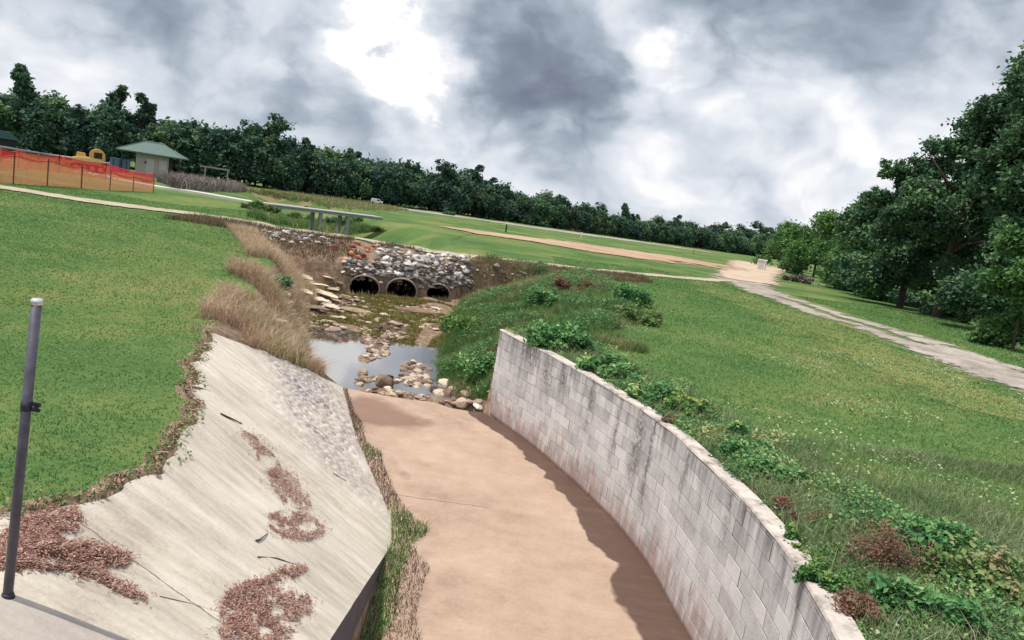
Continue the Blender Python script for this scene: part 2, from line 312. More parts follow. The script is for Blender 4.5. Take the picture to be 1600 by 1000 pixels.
M_RRED = rockmat('brown_rock', (0.07, 0.035, 0.03), (0.20, 0.11, 0.09), (0.42, 0.30, 0.26))
M_RORG = rockmat('clay', (0.35, 0.09, 0.045), (0.6, 0.17, 0.08), (0.72, 0.30, 0.16))
# concrete slab: pale, stained, weathered; roughened stones near the toe
M_SLAB, t = mat('slab_concrete')
p = pos(t); st = t.n('ShaderNodeMapping', i_Vector=p); st.inputs['Scale'].default_value = (0.9, 4.0, 1.0); st.inputs['Rotation'].default_value = (0, 0, R(-28))
big = t.noise(p, 0.8, 5, 0.6); strk = t.noise(st.outputs[0], 1.6, 6, 0.65); fine = t.noise(p, 26, 6, 0.75)
f = t.math('ADD', t.math('MULTIPLY', big, 0.4), t.math('ADD', t.math('MULTIPLY', strk, 0.45), t.math('MULTIPLY', fine, 0.2)))
c = t.ramp(f, [(0.36, (0.32, 0.265, 0.225)), (0.46, (0.50, 0.435, 0.36)), (0.55, (0.62, 0.555, 0.465)), (0.68, (0.74, 0.68, 0.59))])
rk = t.math('MULTIPLY', t.attr('rockband'), t.mapr(t.noise(p, 1.2, 3), 0.35, 0.6, 0.35, 1.0))
vo = t.n('ShaderNodeTexVoronoi', i_Vector=p, i_Scale=11.0)
rc = t.ramp(vo.outputs['Distance'], [(0.0, (0.72, 0.66, 0.60)), (0.35, (0.50, 0.45, 0.43)), (0.75, (0.27, 0.23, 0.22))])
c = t.mix(t.math('MULTIPLY', rk, 0.9), c, rc)
spz = t.mapr(t.noise(p, 55, 3, 0.8), 0.66, 0.72, 0, 0.45)
c = t.mix(spz, c, (0.22, 0.17, 0.15, 1))
sp_ = t.n('ShaderNodeSeparateXYZ', i_Vector=p); ln = t.math('SUBTRACT', sp_.outputs[1], t.math('ADD', 4.16, t.math('MULTIPLY', sp_.outputs[0], 0.24)))
c = t.mix(t.mapr(t.math('ADD', ln, t.math('MULTIPLY', t.math('SUBTRACT', t.noise(p, 8, 5, .7), .5), .03)), -0.012, 0.012, 0.55, 0), c, (0.36, 0.315, 0.30, 1))
cr = t.math('ABSOLUTE', t.math('SUBTRACT', t.attr('crack'), t.math('MULTIPLY', t.math('SUBTRACT', t.noise(p, 3.0, 5, 0.7), 0.5), 0.10)))
c = t.mix(t.mapr(cr, 0.004, 0.012, 0.85, 0), c, (0.16, 0.11, 0.09, 1))
hgt = t.math('ADD', t.math('MULTIPLY', t.math('SUBTRACT', 1.0, vo.outputs['Distance']), t.math('MULTIPLY', rk, 3.0)), fine)
out(t, pbsdf(t, c, 0.85, hgt, 0.45, 0.02))
M_CONC = simple('plain_concrete', (0.50, 0.46, 0.43), 0.85, 0, 0.2, 2.5)
M_FLOOR, t = mat('channel_floor')
p = pos(t); big = t.noise(p, 0.5, 4, 0.6); fine = t.noise(p, 18, 6, 0.7); mid = t.noise(p, 2.2, 5, 0.65)
f = t.math('ADD', t.math('MULTIPLY', big, 0.45), t.math('ADD', t.math('MULTIPLY', mid, 0.35), t.math('MULTIPLY', fine, 0.25)))
dry = t.ramp(f, [(0.36, (0.28, 0.19, 0.14)), (0.50, (0.40, 0.285, 0.21)), (0.66, (0.49, 0.36, 0.275))])
wetv = t.math('ADD', t.attr('wet'), t.math('ADD', t.math('MULTIPLY', t.math('SUBTRACT', t.noise(p, 1.3, 2, 0.5, 0.0), 0.5), 0.75), t.math('MULTIPLY', t.math('SUBTRACT', t.noise(p, 7, 4, 0.6), 0.5), 0.05)))
wet = t.mapr(wetv, 0.475, 0.525)
st2 = t.math('ADD', t.attr('stain'), t.math('MULTIPLY', t.math('SUBTRACT', t.noise(p, 1.6, 6, 0.6), 0.5), 0.9))
c = t.mix(t.mapr(st2, 0.42, 0.75, 0, 0.8), dry, (0.20, 0.115, 0.085, 1))
c = t.mix(wet, c, t.mix(mid, (0.085, 0.05, 0.038, 1), (0.125, 0.076, 0.057, 1)))
cr = t.math('ABSOLUTE', t.math('SUBTRACT', t.attr('crack'), t.math('MULTIPLY', t.math('SUBTRACT', t.noise(p, 2.5, 5, 0.7), 0.5), 0.14)))
c = t.mix(t.mapr(cr, 0.006, 0.016, 0.8, 0), c, (0.13, 0.085, 0.07, 1))
spk = t.mapr(t.noise(p, 45, 3, 0.8), 0.68, 0.74, 0, 0.5); c = t.mix(spk, c, (0.17, 0.11, 0.08, 1))
rip = t.n('ShaderNodeMapping', i_Vector=p); rip.inputs['Scale'].default_value = (1.0, 5.0, 1.0); c = t.mix(t.mapr(t.noise(rip.outputs[0], 1.2, 6, .7), .48, .66, 0, .16), c, (0.30, 0.20, 0.15, 1))
out(t, pbsdf(t, c, t.mapr(wet, 0, 1, 0.9, 0.42), t.math('MULTIPLY', fine, t.mapr(wet, 0, 1, 1, 0.15)), 0.3, 0.01))
M_BLOCK, t = mat('concrete_block')
p = pos(t); tcn = t.n('ShaderNodeUVMap').outputs[0]; suv = t.n('ShaderNodeSeparateXYZ', i_Vector=tcn); u, v = suv.outputs[0], suv.outputs[1]
sm = t.n('ShaderNodeCombineXYZ', i_X=t.math('MULTIPLY', u, 3.2), i_Y=t.math('MULTIPLY', v, 0.42)); streak = t.noise(sm, 1.3, 5, 0.65, 0.4)
blot = t.noise(p, 2.2, 6, 0.7); fine = t.noise(p, 30, 6, 0.75)
base = t.ramp(t.math('ADD', t.math('MULTIPLY', t.attr('t'), 0.20), t.math('ADD', t.math('MULTIPLY', blot, 0.65), t.math('MULTIPLY', fine, 0.25))), [(0.32, (0.30, 0.285, 0.295)), (0.50, (0.49, 0.475, 0.475)), (0.68, (0.64, 0.62, 0.61))])
topk = t.mapr(v, 0.7, 2.05, 0.0, 1.0)
dk = t.mapr(t.math('ADD', t.math('MULTIPLY', streak, 1.0), t.math('ADD', t.math('MULTIPLY', topk, 0.34), t.math('MULTIPLY', t.mapr(u, 1.0, 7.5, 1.0, 0.0), 0.06))), 0.72, 0.92, 0, 0.82)
dk = t.math('MULTIPLY', dk, t.mapr(blot, 0.35, 0.6, 0.4, 1.0))
uw = t.math('ADD', u, t.math('MULTIPLY', t.math('SUBTRACT', t.noise(p, 3.0, 4, 0.6), 0.5), 0.35))
for u0, w0, v0 in ((2.35, .26, .75), (3.05, .12, .9), (4.25, .16, .9), (6.1, .22, .35), (6.6, .10, .2), (5.3, .07, .4), (7.9, .1, .9), (9.4, .08, 1.0), (1.2, .12, 1.1)):
    q_ = t.math('DIVIDE', t.math('SUBTRACT', uw, u0), w0); g_ = t.math('POWER', 2.718, t.math('MULTIPLY', t.math('MULTIPLY', q_, q_), -1.0))
    g_ = t.math('MULTIPLY', g_, t.mapr(t.math('ADD', v, t.math('MULTIPLY', t.math('SUBTRACT', streak, .5), 1.6)), v0, v0+.8, 0, 1)); g_ = t.math('MULTIPLY', g_, t.mapr(t.noise(p, 14, 5, .75), .38, .58, .15, .9))
    dk = t.math('MAXIMUM', dk, g_)
c = t.mix(dk, base, (0.11, 0.10, 0.105, 1))
sm2 = t.n('ShaderNodeCombineXYZ', i_X=t.math('MULTIPLY', u, 7.0), i_Y=t.math('MULTIPLY', v, 1.2)); rs = t.noise(sm2, 1.1, 5, 0.6, 0.3)
lowk = t.mapr(v, 0.0, 1.0, 0.42, 0.0)
c = t.mix(t.mapr(t.math('ADD', rs, lowk), 0.66, 0.92, 0, 0.65), c, (0.34, 0.19, 0.15, 1))
c = t.mix(t.mapr(t.math('ADD', v, t.math('MULTIPLY', fine, 0.05)), 0.05, 0.10, 0.7, 0), c, (0.13, 0.075, 0.06, 1))
out(t, pbsdf(t, c, 0.92, t.math('ADD', fine, blot), 0.5, 0.015))
M_MORTAR, t = mat('mortar')
tcn = t.n('ShaderNodeUVMap').outputs[0]
out(t, pbsdf(t, t.mix(t.noise(pos(t), 5, 5, 0.7), (0.22, 0.21, 0.21, 1), (0.42, 0.40, 0.395, 1)), 0.95))
M_CAP, t = mat('wall_cap_concrete')
p = pos(t); n_ = t.noise(p, 3, 6, 0.7); out(t, pbsdf(t, t.ramp(n_, [(0.33, (0.20, 0.17, 0.155)), (0.48, (0.50, 0.44, 0.39)), (0.66, (0.68, 0.62, 0.56))]), 0.9, n_, 0.4, 0.02))
M_WATER, t = mat('pool_water')
p = pos(t); g = t.n('ShaderNodeBsdfPrincipled', i_Base__Color=(0.10, 0.085, 0.06, 1), i_Roughness=0.04); g.inputs['IOR'].default_value = 1.33; g.inputs['Specular IOR Level'].default_value = 0.75
bn = t.n('ShaderNodeBump', i_Strength=0.03, i_Distance=0.02, i_Height=t.noise(p, 5, 3, 0.5)); t.set(g.inputs['Normal'], bn.outputs[0])
gl = t.n('ShaderNodeBsdfGlossy', i_Color=(0.8, 0.82, 0.85, 1), i_Roughness=0.03); t.set(gl.inputs['Normal'], bn.outputs[0])
mx = t.n('ShaderNodeMixShader', i_Fac=0.45); t.set(mx.inputs[1], g.outputs[0]); t.set(mx.inputs[2], gl.outputs[0]); out(t, mx.outputs[0])
def pathmat(name, stops, scale=3.0, edge=0.75, bstr=0.4, fine=35):
    M, t = mat(name); p = pos(t); n = t.noise(p, scale, 6, 0.7); f = t.noise(p, fine, 4, 0.8)
    c = t.ramp(t.math('ADD', t.math('MULTIPLY', n, 0.6), t.math('MULTIPLY', f, 0.4)), stops)
    e = t.math('ADD', t.attr('e'), t.math('MULTIPLY', t.math('SUBTRACT', t.noise(p, scale*0.5, 6, 0.72), 0.5), edge*2)); e = t.math('ADD', e, t.math('MULTIPLY', t.math('SUBTRACT', t.noise(p, scale*3.2, 5, 0.8), 0.5), edge*1.5))
    sh = pbsdf(t, c, 0.95, f, bstr, 0.03, 0, 0.1); tr = t.n('ShaderNodeBsdfTransparent')
    mx = t.n('ShaderNodeMixShader', i_Fac=t.mapr(e, 0.42, 0.58)); t.set(mx.inputs[1], tr.outputs[0]); t.set(mx.inputs[2], sh); out(t, mx.outputs[0]); return M
M_GRAVEL = pathmat('gravel', [(0.33, (0.18, 0.15, 0.125)), (0.49, (0.33, 0.285, 0.245)), (0.66, (0.52, 0.47, 0.42))], 1.1, 0.95, 0.9, 11)
M_TRAIL = pathmat('trail_dirt', [(0.33, (0.24, 0.20, 0.13)), (0.5, (0.42, 0.365, 0.27)), (0.66, (0.54, 0.48, 0.38))], 1.2, 0.55)
M_SAND = pathmat('sandy_clay', [(0.33, (0.38, 0.28, 0.20)), (0.5, (0.50, 0.39, 0.29)), (0.66, (0.60, 0.50, 0.40))], 0.5, 0.8)
M_CLAY = pathmat('bare_clay', [(0.33, (0.30, 0.17, 0.11)), (0.5, (0.42, 0.28, 0.19)), (0.66, (0.55, 0.43, 0.32))], 0.16, 0.8)
M_GREYD = pathmat('grey_dirt', [(0.33, (0.24, 0.21, 0.18)), (0.5, (0.34, 0.30, 0.27)), (0.66, (0.44, 0.40, 0.36))], 0.2, 0.35)
M_YELG = pathmat('dry_turf', [(0.33, (0.13, 0.17, 0.05)), (0.5, (0.19, 0.20, 0.07)), (0.66, (0.26, 0.23, 0.10))], 0.7, 1.3)
M_MEADOW = pathmat('meadow', [(0.33, (0.12, 0.13, 0.05)), (0.5, (0.20, 0.17, 0.09)), (0.66, (0.24, 0.21, 0.12))], 0.35, 0.5)
# ------------------------------------------------------------------ the ground, one sheet
def growth(a, b, s0, g):
    o = [a]; s = s0
    while o[-1] < b: o.append(o[-1]+s); s *= g
    return o
ys = growth(-4, 2.9, 0.5, 1.0)[:-1] + list(np.arange(3.0, 16.8, 0.12)) + [16.86, 16.90] + list(np.arange(17.0, 29.4, 0.2)) + list(np.arange(29.4, 33.6, 0.08)) + list(np.arange(33.6, 36, 0.2)) + growth(36, 1600, 0.22, 1.028)
ys = np.array(ys)
offL = np.array(growth(0, 1500, 0.07, 1.05))[1:]; offR = offL.copy()
cols = []
Y = ys[:, None]; p_, t_, w_, r_ = xP(Y), xT(Y), xW(Y), xR(Y); p_ = np.maximum(p_, -9); r_ = np.where(Y < 16.88, w_+2.2, r_)
cols.append(p_ - offL[::-1][None, :]); cols.append(p_); cols.append(p_+(t_-p_)*(np.arange(0, 14)/14.0+0.02)[None]); cols.append(t_-0.01)
cols.append(t_+0.02+(w_-t_)*(np.arange(0, 60)/60.0)[None]); cols.append(w_-0.001); cols.append(w_+0.10); cols.append(w_+0.16+(r_-w_-0.16)*(np.arange(0, 18)/18.0)[None]); cols.append(r_+np.concatenate([[0], offR])[None, :])
X = np.concatenate([np.broadcast_to(c, (len(ys), c.shape[1])) for c in cols], 1); YY = np.broadcast_to(Y, X.shape)
Z = hter(X, YY)
Zn = hnat(X, YY)
BVH = BVHTree.FromPolygons(np.stack([X, YY, Zn], 2).reshape(-1, 3).tolist(), grid_faces(*X.shape).tolist())
dm = np.zeros(X.shape); D_ = pdist(X, YY, ROAD)
dm = np.maximum(dm, np.where((YY > 16.9) & (X > xP(YY)+0.3) & (X < xR(YY)) & (D_ < -1.2), 0.75, 0))
dm = np.maximum(dm, np.where((YY > 16.9) & (X > xW(YY)+0.6) & (X < xR(YY)+1.5) & (D_ < -1.2), 0.4, 0))
dm = np.where((YY < 16.9) & (X > w_) & (X < w_+0.5), 0.55, dm)
dm = np.where((YY < 17) & (X <= t_+5) & (X > p_-0.15), 0.8, dm); dm = np.where((X > w_+0.5) & (YY < 16.9), 0.0, dm)
GV = np.stack([X, YY, Z], 2).reshape(-1, 3); GF = grid_faces(*X.shape); FC = GV[GF].mean(1)
PAX = np.array([-0.22, 0.97]); PAX /= np.linalg.norm(PAX); PIPES = []
for px_, py_, pr_ in ((568, 459, .60), (626, 464, .62), (683, 466, .50)):      # openings in the bank for the three pipes
    b = hit(px_, py_, lambda x, y: np.full(np.shape(x), 0.28))[0]; PIPES.append((b, pr_)); al = (FC[:, 0]-b[0])*PAX[0]+(FC[:, 1]-b[1])*PAX[1]; lt = (FC[:, 0]-b[0])*PAX[1]-(FC[:, 1]-b[1])*PAX[0]
    GF = GF[~((al > -0.5) & (al < 2) & ((lt/(pr_+.02))**2 + ((FC[:, 2]-.28-pr_*.45)/(pr_*.8+.02))**2 < 1) & (FC[:, 2] > .33))]; FC = GV[GF].mean(1)
gm = mesh_np('ground', GV, GF, attrs={'dirt': dm.ravel()}, smooth=True)
tag(link('ground', gm, M_GROUND), kind='structure')
# ------------------------------------------------------------------ channel floor, slab, apron
ys = np.arange(1.5, 17.06, 0.1); Y = ys[:, None]; u = np.linspace(0, 1, 60)[None]; xl = xT(Y)-0.02; xr = xW(Y)+0.01; endj = 0.0
X = xl+(xr-xl)*u; YY = np.broadcast_to(Y, X.shape) + 0.0
endc = np.where(ys > 16.0, 1, 0)[:, None]*(ys[:, None]-16.0)*(0.30*vn(X, 0*X, 2.5, 9)-0.25*u)
Z = 0.0 + 0.02*vn(X, YY, 0.8, 7)*np.clip(np.minimum(u, 1-u)*10, 0, 1); YY = YY+endc
dw = xW(YY)-X; bw = ip(YY, [(0, 0.85), (8, 0.72), (10, 0.66), (13, 0.55), (16, 0.45), (17, 0.6)])
wetA = 0.5 + (bw-dw)*0.9
stA = np.exp(-(((X+2.3)/1.05)**2+((YY-15.15)/0.75)**2)) + 0.8*np.exp(-(((X+2.9)/0.7)**2+((YY-16.0)/1.0)**2)) + 0.7*np.exp(-((X-xT(YY)-0.55)/0.3)**2)*sst(14.8, 12.5, YY)*0.7
ckA = np.where((X > -1.55) & (X < 0.12), (YY-11.35-0.05*X), 1.0)
fm = mesh_np('channel_floor', np.stack([X, YY, Z], 2).reshape(-1, 3), grid_faces(*X.shape), attrs={'wet': wetA.ravel(), 'stain': stA.ravel(), 'crack': np.broadcast_to(ckA, X.shape).ravel()}, smooth=True)
tag(link('channel_floor', fm, M_FLOOR), kind='structure')
ys = np.concatenate([np.arange(3.1, 17.0, 0.08), [17.0]]); Y = ys[:, None]; u = np.linspace(0, 1, 110)[None]
xl = np.where(Y > 13.4, diagx(Y), np.maximum(xP(Y), -9)-0.25); xr = xT(Y) + 0.035*vn(Y, 0*Y, 4, 8)*(Y > 9.3); xr = np.maximum(xr, xl+0.02)
X = xl+(xr-xl)*u; YY = np.broadcast_to(Y, X.shape)
Z = hnat(np.minimum(X, xT(YY)-0.001), YY); Z = np.where((X < xP(YY)+0.02) & (YY > 4.7), np.minimum(Z, zLft(X, YY))-0.06, Z) + 0.012*vn(X, YY, 3, 12)
tz = X-xT(YY); rbA = 1.1*np.exp(-((tz+0.85)/0.85)**2)*sst(9.6, 11.5, YY)*sst(17.2, 15.5, YY) + 0.6*np.exp(-((YY-(14.0-0.55*(X+3.5)))/0.5)**2)*sst(12.5, 13.4, YY)
Z = Z + 0.11*np.abs(vn(X, YY, 7, 13))*np.clip(rbA, 0, 1)
cks = (YY-4.62)*0.9-(X+2.4)*(-0.17)
n, k = X.shape; V = np.stack([X, YY, Z], 2).reshape(-1, 3)
side = np.stack([X[:, -1], YY[:, -1], np.full(n, -0.3)], 1); nearr = np.stack([X[0], YY[0], np.full(k, -0.3)], 1); farr = np.stack([X[-1], YY[-1], np.full(k, -0.4)], 1); lf = np.stack([X[:, 0], YY[:, 0], Z[:, 0]-0.35], 1)
b1 = n*k; b2 = b1+n; b3 = b2+k; b4 = b3+k; i = np.arange(n-1); j = np.arange(k-1)
F = np.concatenate([grid_faces(n, k), np.stack([i*k+k-1, b1+i, b1+i+1, (i+1)*k+k-1], 1), np.stack([j, b2+j, b2+j+1, j+1], 1)[:, ::-1], np.stack([(n-1)*k+j, (n-1)*k+j+1, b3+j+1, b3+j], 1)[:, ::-1], np.stack([i*k, (i+1)*k, b4+i+1, b4+i], 1)])
AV = np.concatenate([V, side, nearr, farr, lf]); pad = len(AV)-n*k
sm_ = mesh_np('concrete_slope', AV, F, attrs={'rockband': np.concatenate([rbA.ravel(), np.zeros(pad)]), 'crack': np.concatenate([cks.ravel(), np.ones(pad)])})
M_SHADE = simple('shaded_stained_concrete', (0.10, 0.09, 0.105), 0.9, 0, 0.5, 5); sm_.materials.append(M_SLAB); sm_.materials.append(M_SHADE)  # side face: its shade, with some staining, painted in as a darker concrete
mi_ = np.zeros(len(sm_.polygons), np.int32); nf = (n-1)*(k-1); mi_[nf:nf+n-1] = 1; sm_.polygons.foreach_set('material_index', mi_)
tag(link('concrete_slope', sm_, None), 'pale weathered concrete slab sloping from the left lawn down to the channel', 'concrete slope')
# flat abutment cap in the lower left corner, its edge runs from the post's foot
mb = MB(); a = (-4.2, 3.62); b = (-1.0, 2.93); zc = 2.43
mb.v = [(a[0], a[1], zc), (a[0], 1.5, zc), (b[0], 1.5, zc-0.35), (b[0], b[1], zc-0.35), (a[0], a[1], 0.5), (a[0], 1.5, 0.5), (b[0], 1.5, 0.5), (b[0], b[1], 0.5)]
mb.f = [(0, 1, 2, 3), (0, 3, 7, 4), (3, 2, 6, 7), (2, 1, 5, 6), (1, 0, 4, 5), (4, 7, 6, 5)]
# ------------------------------------------------------------------ block retaining wall
def wall_curve():
    yy = np.linspace(2.2, 16.86, 900); xx = xW(yy); k = np.ones(41)/41; xs = np.convolve(np.pad(xx, 20, mode='edge'), k, 'same')[20:-20]
    pts = np.stack([xs, yy], 1)[::-1]; s = np.concatenate([[0], np.cumsum(np.hypot(*np.diff(pts, axis=0).T))]); return pts, s
WP, WS = wall_curve()
def wpt(s):
    x = np.interp(s, WS, WP[:, 0]); y = np.interp(s, WS, WP[:, 1]); e = 0.05
    dx = np.interp(s+e, WS, WP[:, 0])-np.interp(s-e, WS, WP[:, 0]); dy = np.interp(s+e, WS, WP[:, 1])-np.interp(s-e, WS, WP[:, 1]); l = math.hypot(dx, dy) or 1
    return np.array([x, y]), np.array([dy/l, -dx/l])*-1      # normal pointing behind the wall (+x)
WL = WS[-1]; BLH, BLL, JT = 0.2, 0.4, 0.006
wall = empty('block_wall', (WP[0][0], WP[0][1], 0)); off = np.array([WP[0][0], WP[0][1], 0])
tag(wall, 'curved grey concrete block retaining wall stained black and rust', 'wall')
V = []; F = []; TT = []; UV = []
for row in range(11):
    z0, z1 = row*BLH, (row+1)*BLH-JT; s = -(0.2 if row % 2 else 0)
    while s < WL:
        s0, s1 = max(s, 0), min(s+BLL-JT, WL); s += BLL
        if s1-s0 < 0.04: continue
        ym = wpt((s0+s1)/2)[0][1]; ztop = float(zWall(ym))-0.03
        if z0 > ztop-0.04: continue
        zz1 = min(z1, ztop); pr = random.uniform(0, 0.007); tv = random.random(); be = 0.005; b = len(V)
        sp = [s0, s0+be, (s0+s1)/2, s1-be, s1]; zp = [z0, z0+be, zz1-be, zz1]
        for zi, z in enumerate(zp):
            for si, ss in enumerate(sp):
                P, N = wpt(ss); dep = -pr + (0.004 if (zi in (0, 3) or si in (0, 4)) else 0)
                q = P+N*dep; V.append((q[0]-off[0], q[1]-off[1], z)); TT.append(tv); UV.append((ss, z))
        for a_ in range(3):
            for c_ in range(4): F.append((b+a_*5+c_, b+a_*5+c_+1, b+(a_+1)*5+c_+1, b+(a_+1)*5+c_))
o = link('blockwork', mesh_np('blockwork', V, F, attrs={'t': TT}, uv=UV), M_BLOCK, wall)
# core behind the blocks and the cap on top
V = []; F = []; C_ = []; CF = []; ss = np.linspace(0, WL, 110)
for i, s in enumerate(ss):
    P, N = wpt(s); a = P+N*0.005; b = P+N*0.2; zt = float(zWall(P[1])); 
    V += [(a[0]-off[0], a[1]-off[1], -0.3), (a[0]-off[0], a[1]-off[1], zt-0.04), (b[0]-off[0], b[1]-off[1], zt-0.04), (b[0]-off[0], b[1]-off[1], -0.3)]
    j1, j2 = 0.018*vn(s, 0, 3, 21), 0.018*vn(s, 0, 3, 22); a = P-N*(0.012+j1); b = P+N*(0.21+j2); zt += 0.012*float(vn(s, 0, 2.0, 23))
    C_ += [(a[0]-off[0], a[1]-off[1], zt-0.028), (a[0]-off[0]+N[0]*.01, a[1]-off[1]+N[1]*.01, zt), (b[0]-off[0], b[1]-off[1], zt-0.004), (b[0]-off[0], b[1]-off[1], zt-0.06)]
    if i:
        for q in range(4):
            k0, k1 = (i-1)*4+q, (i-1)*4+(q+1) % 4; F.append((k0, k1, k1+4, k0+4)); CF.append((k0, k1, k1+4, k0+4))
n = len(V); F += [(0, 1, 2, 3), (n-1, n-2, n-3, n-4)]; CF += [(0, 1, 2, 3), (n-1, n-2, n-3, n-4)]
link('wall_core', mesh_np('wall_core', V, F), M_MORTAR, wall); link('wall_cap', mesh_np('wall_cap', C_, CF), M_CAP, wall)
# ------------------------------------------------------------------ water
pp = [(483, 530), (497, 521), (520, 514), (560, 515), (600, 521), (640, 528), (660, 555), (668, 590), (664, 607), (620, 606), (560, 604), (532, 606), (508, 585), (492, 552)]
zf0 = lambda x, y: np.full(np.shape(x), -0.06)
w = hit([q[0] for q in pp], [q[1] for q in pp], zf0); cx, cy = w[:, 0].mean(), w[:, 1].mean()
V = [(-8.5, 17.02, -.06), (1, 17.02, -.06), (1, 24.6, -.06), (-8.5, 24.6, -.06)]
nx = 40; gx, gy = np.meshgrid(np.linspace(-8.5, 0.5, nx), np.linspace(17.0, 24.6, nx))
tag(link('pool_water', mesh_np('pool_water', np.stack([gx, gy, np.full(gx.shape, -0.06)], 2).reshape(-1, 3), grid_faces(nx, nx), smooth=True), M_WATER), kind='structure')
# ------------------------------------------------------------------ tracks and bare ground: sheets on the ground
def strip(name, pts, wd, m, dz=0.02, nc=10, step=0.6, seed=0, wiggle=0.1, pw=1.0, rut=None):
    P = np.array(pts, float); s = np.concatenate([[0], np.cumsum(np.hypot(*np.diff(P, axis=0).T))]); n = max(4, int(s[-1]/step)); q = np.linspace(0, s[-1], n)
    x = np.interp(q, s, P[:, 0]); y = np.interp(q, s, P[:, 1]); k = max(1, int(3/step)); ker = np.ones(2*k+1)/(2*k+1)
    x = np.convolve(np.pad(x, k, mode='edge'), ker, 'valid'); y = np.convolve(np.pad(y, k, mode='edge'), ker, 'valid')
    dx, dy = np.gradient(x), np.gradient(y); l = np.hypot(dx, dy)+1e-9; nx_, ny_ = dy/l, -dx/l
    wv = np.interp(q, np.linspace(0, s[-1], len(wd)), wd) if hasattr(wd, '__len__') else np.full(n, wd)
    uu = np.linspace(-1, 1, nc); X = x[:, None]+nx_[:, None]*uu*wv[:, None]/2*1.3; Y = y[:, None]+ny_[:, None]*uu*wv[:, None]/2*1.3
    Z = hter(X, Y)+dz; e = 1.35-np.abs(uu)[None]*1.3*pw + 0*X; ends = np.minimum(np.arange(n), n-1-np.arange(n))[:, None]/3.0; e = np.minimum(e, ends*1.3-0.2)
    if rut: e = e - 1.0*np.exp(-(uu[None]/.22)**2)*sst(rut[0], rut[0]+4, Y)*sst(rut[1], rut[1]-5, Y)
    return tag(link(name, mesh_np(name, np.stack([X, Y, Z], 2).reshape(-1, 3), grid_faces(*X.shape), attrs={'e': e.ravel()}, smooth=True), m), kind='structure')
def pxs(pts): 
    a = hit([q[0] for q in pts], [q[1] for q in pts]); return [(r[0], r[1]) for r in a]
strip('grass_verge', [(11.0, 14), (11.6, 24), (11.2, 32), (11.0, 43), (12, 52)], [3.5, 4.2, 4.0, 3.0, 2.0], M_YELG, 0.012, 12, 0.6, pw=1.0)
strip('gravel_track', [(14.8, 6), (15.3, 14), (15.7, 23), (15.4, 30), (15.1, 37), (15.0, 44), (15.2, 50), (17, 58), (19, 66)], [4.0, 4.4, 4.0, 3.6, 3.4, 3.6, 4.2, 4.6, 4.5], M_GRAVEL, 0.028, 22, 0.5, pw=1.05, rut=(25, 47))
strip('footpath', [tuple(q) for q in ROAD], 2.3, M_TRAIL, 0.045, 6, 0.5)
strip('sand_entrance', [(16.5, 54), (20, 66), (26, 85), (36, 115), (46, 142)], [5, 6, 7, 10, 13], M_SAND, 0.06, 14, 0.8)
strip('clay_patch', pxs([(690, 357), (780, 368), (900, 386), (1010, 398), (1120, 412)]), [4, 15, 21, 21, 10], M_CLAY, 0.07, 20, 1.0, pw=1.0)
strip('dirt_strip', pxs([(560, 318), (700, 336), (850, 358), (1000, 378), (1130, 398)]), [6, 11, 13, 13, 12], M_GREYD, 0.05, 10, 1.5)
strip('meadow_strip', pxs([(385, 298), (470, 312), (560, 322), (640, 332)]), [14, 15, 12, 6], M_MEADOW, 0.04, 10, 1.5)
# ------------------------------------------------------------------ vegetation makers
def blades(pts, hg, wd, lean=0.5, t=None, seg=2, curve=0.6):
    N = len(pts); pts = np.asarray(pts); a = rng.random(N)*2*math.pi; la = rng.random(N)*2*math.pi
    L = hg*lean*rng.random(N); side = np.stack([np.cos(a), np.sin(a), 0*a], 1)*(wd/2)[:, None] if hasattr(wd, '__len__') else np.stack([np.cos(a), np.sin(a), 0*a], 1)*wd/2
    ld = np.stack([np.cos(la), np.sin(la), 0*la], 1); up = np.array([0, 0, 1.0])
    m1 = pts+ld*(L*0.3)[:, None]+up*(hg*0.55)[:, None]; tp = pts+ld*L[:, None]+up*(hg*(1-0.35*lean*rng.random(N)))[:, None]
    V = np.stack([pts-side, pts+side, m1+side*0.75, m1-side*0.75, tp], 1).reshape(-1, 3); b = np.arange(N)*5
    t = rng.random(N) if t is None else t
    return V, np.stack([b, b+1, b+2, b+3], 1), np.stack([b+3, b+2, b+4], 1), np.repeat(t, 5)
def blade_obj(name, pts, hg, wd, m, lean=0.6, t=None, parent=None, off=(0, 0, 0)):
    V, F4, F3, tt = blades(np.asarray(pts)-np.array(off), hg, wd, lean, t)
    return link(name, mesh_np(name, V, F4, F3, attrs={'t': tt}), m, parent)
def leaves(C, size, up=0.5, t=None, elong=1.6):
    N = len(C); n = rng.normal(size=(N, 3)); n[:, 2] = np.abs(n[:, 2])+up; n /= np.linalg.norm(n, axis=1)[:, None]
    a = np.cross(n, rng.normal(size=(N, 3))); a /= np.linalg.norm(a, axis=1)[:, None]+1e-9; b = np.cross(n, a)
    s = size*(0.6+0.8*rng.random(N)); a = a*(s*elong/2)[:, None]; b = b*(s/2)[:, None]; f = n*(s*0.15)[:, None]
    V = np.stack([C-a, C-b*0.9+f, C+a, C+b*0.9+f], 1).reshape(-1, 3); i = np.arange(N)*4
    t = rng.random(N) if t is None else t
    return V, np.stack([i, i+1, i+2, i+3], 1), np.repeat(t, 4)
def leaf_obj(name, C, size, m, up=0.5, t=None, parent=None, elong=1.6):
    V, F, tt = leaves(np.asarray(C), size, up, t, elong); return link(name, mesh_np(name, V, F, attrs={'t': tt}), m, parent)
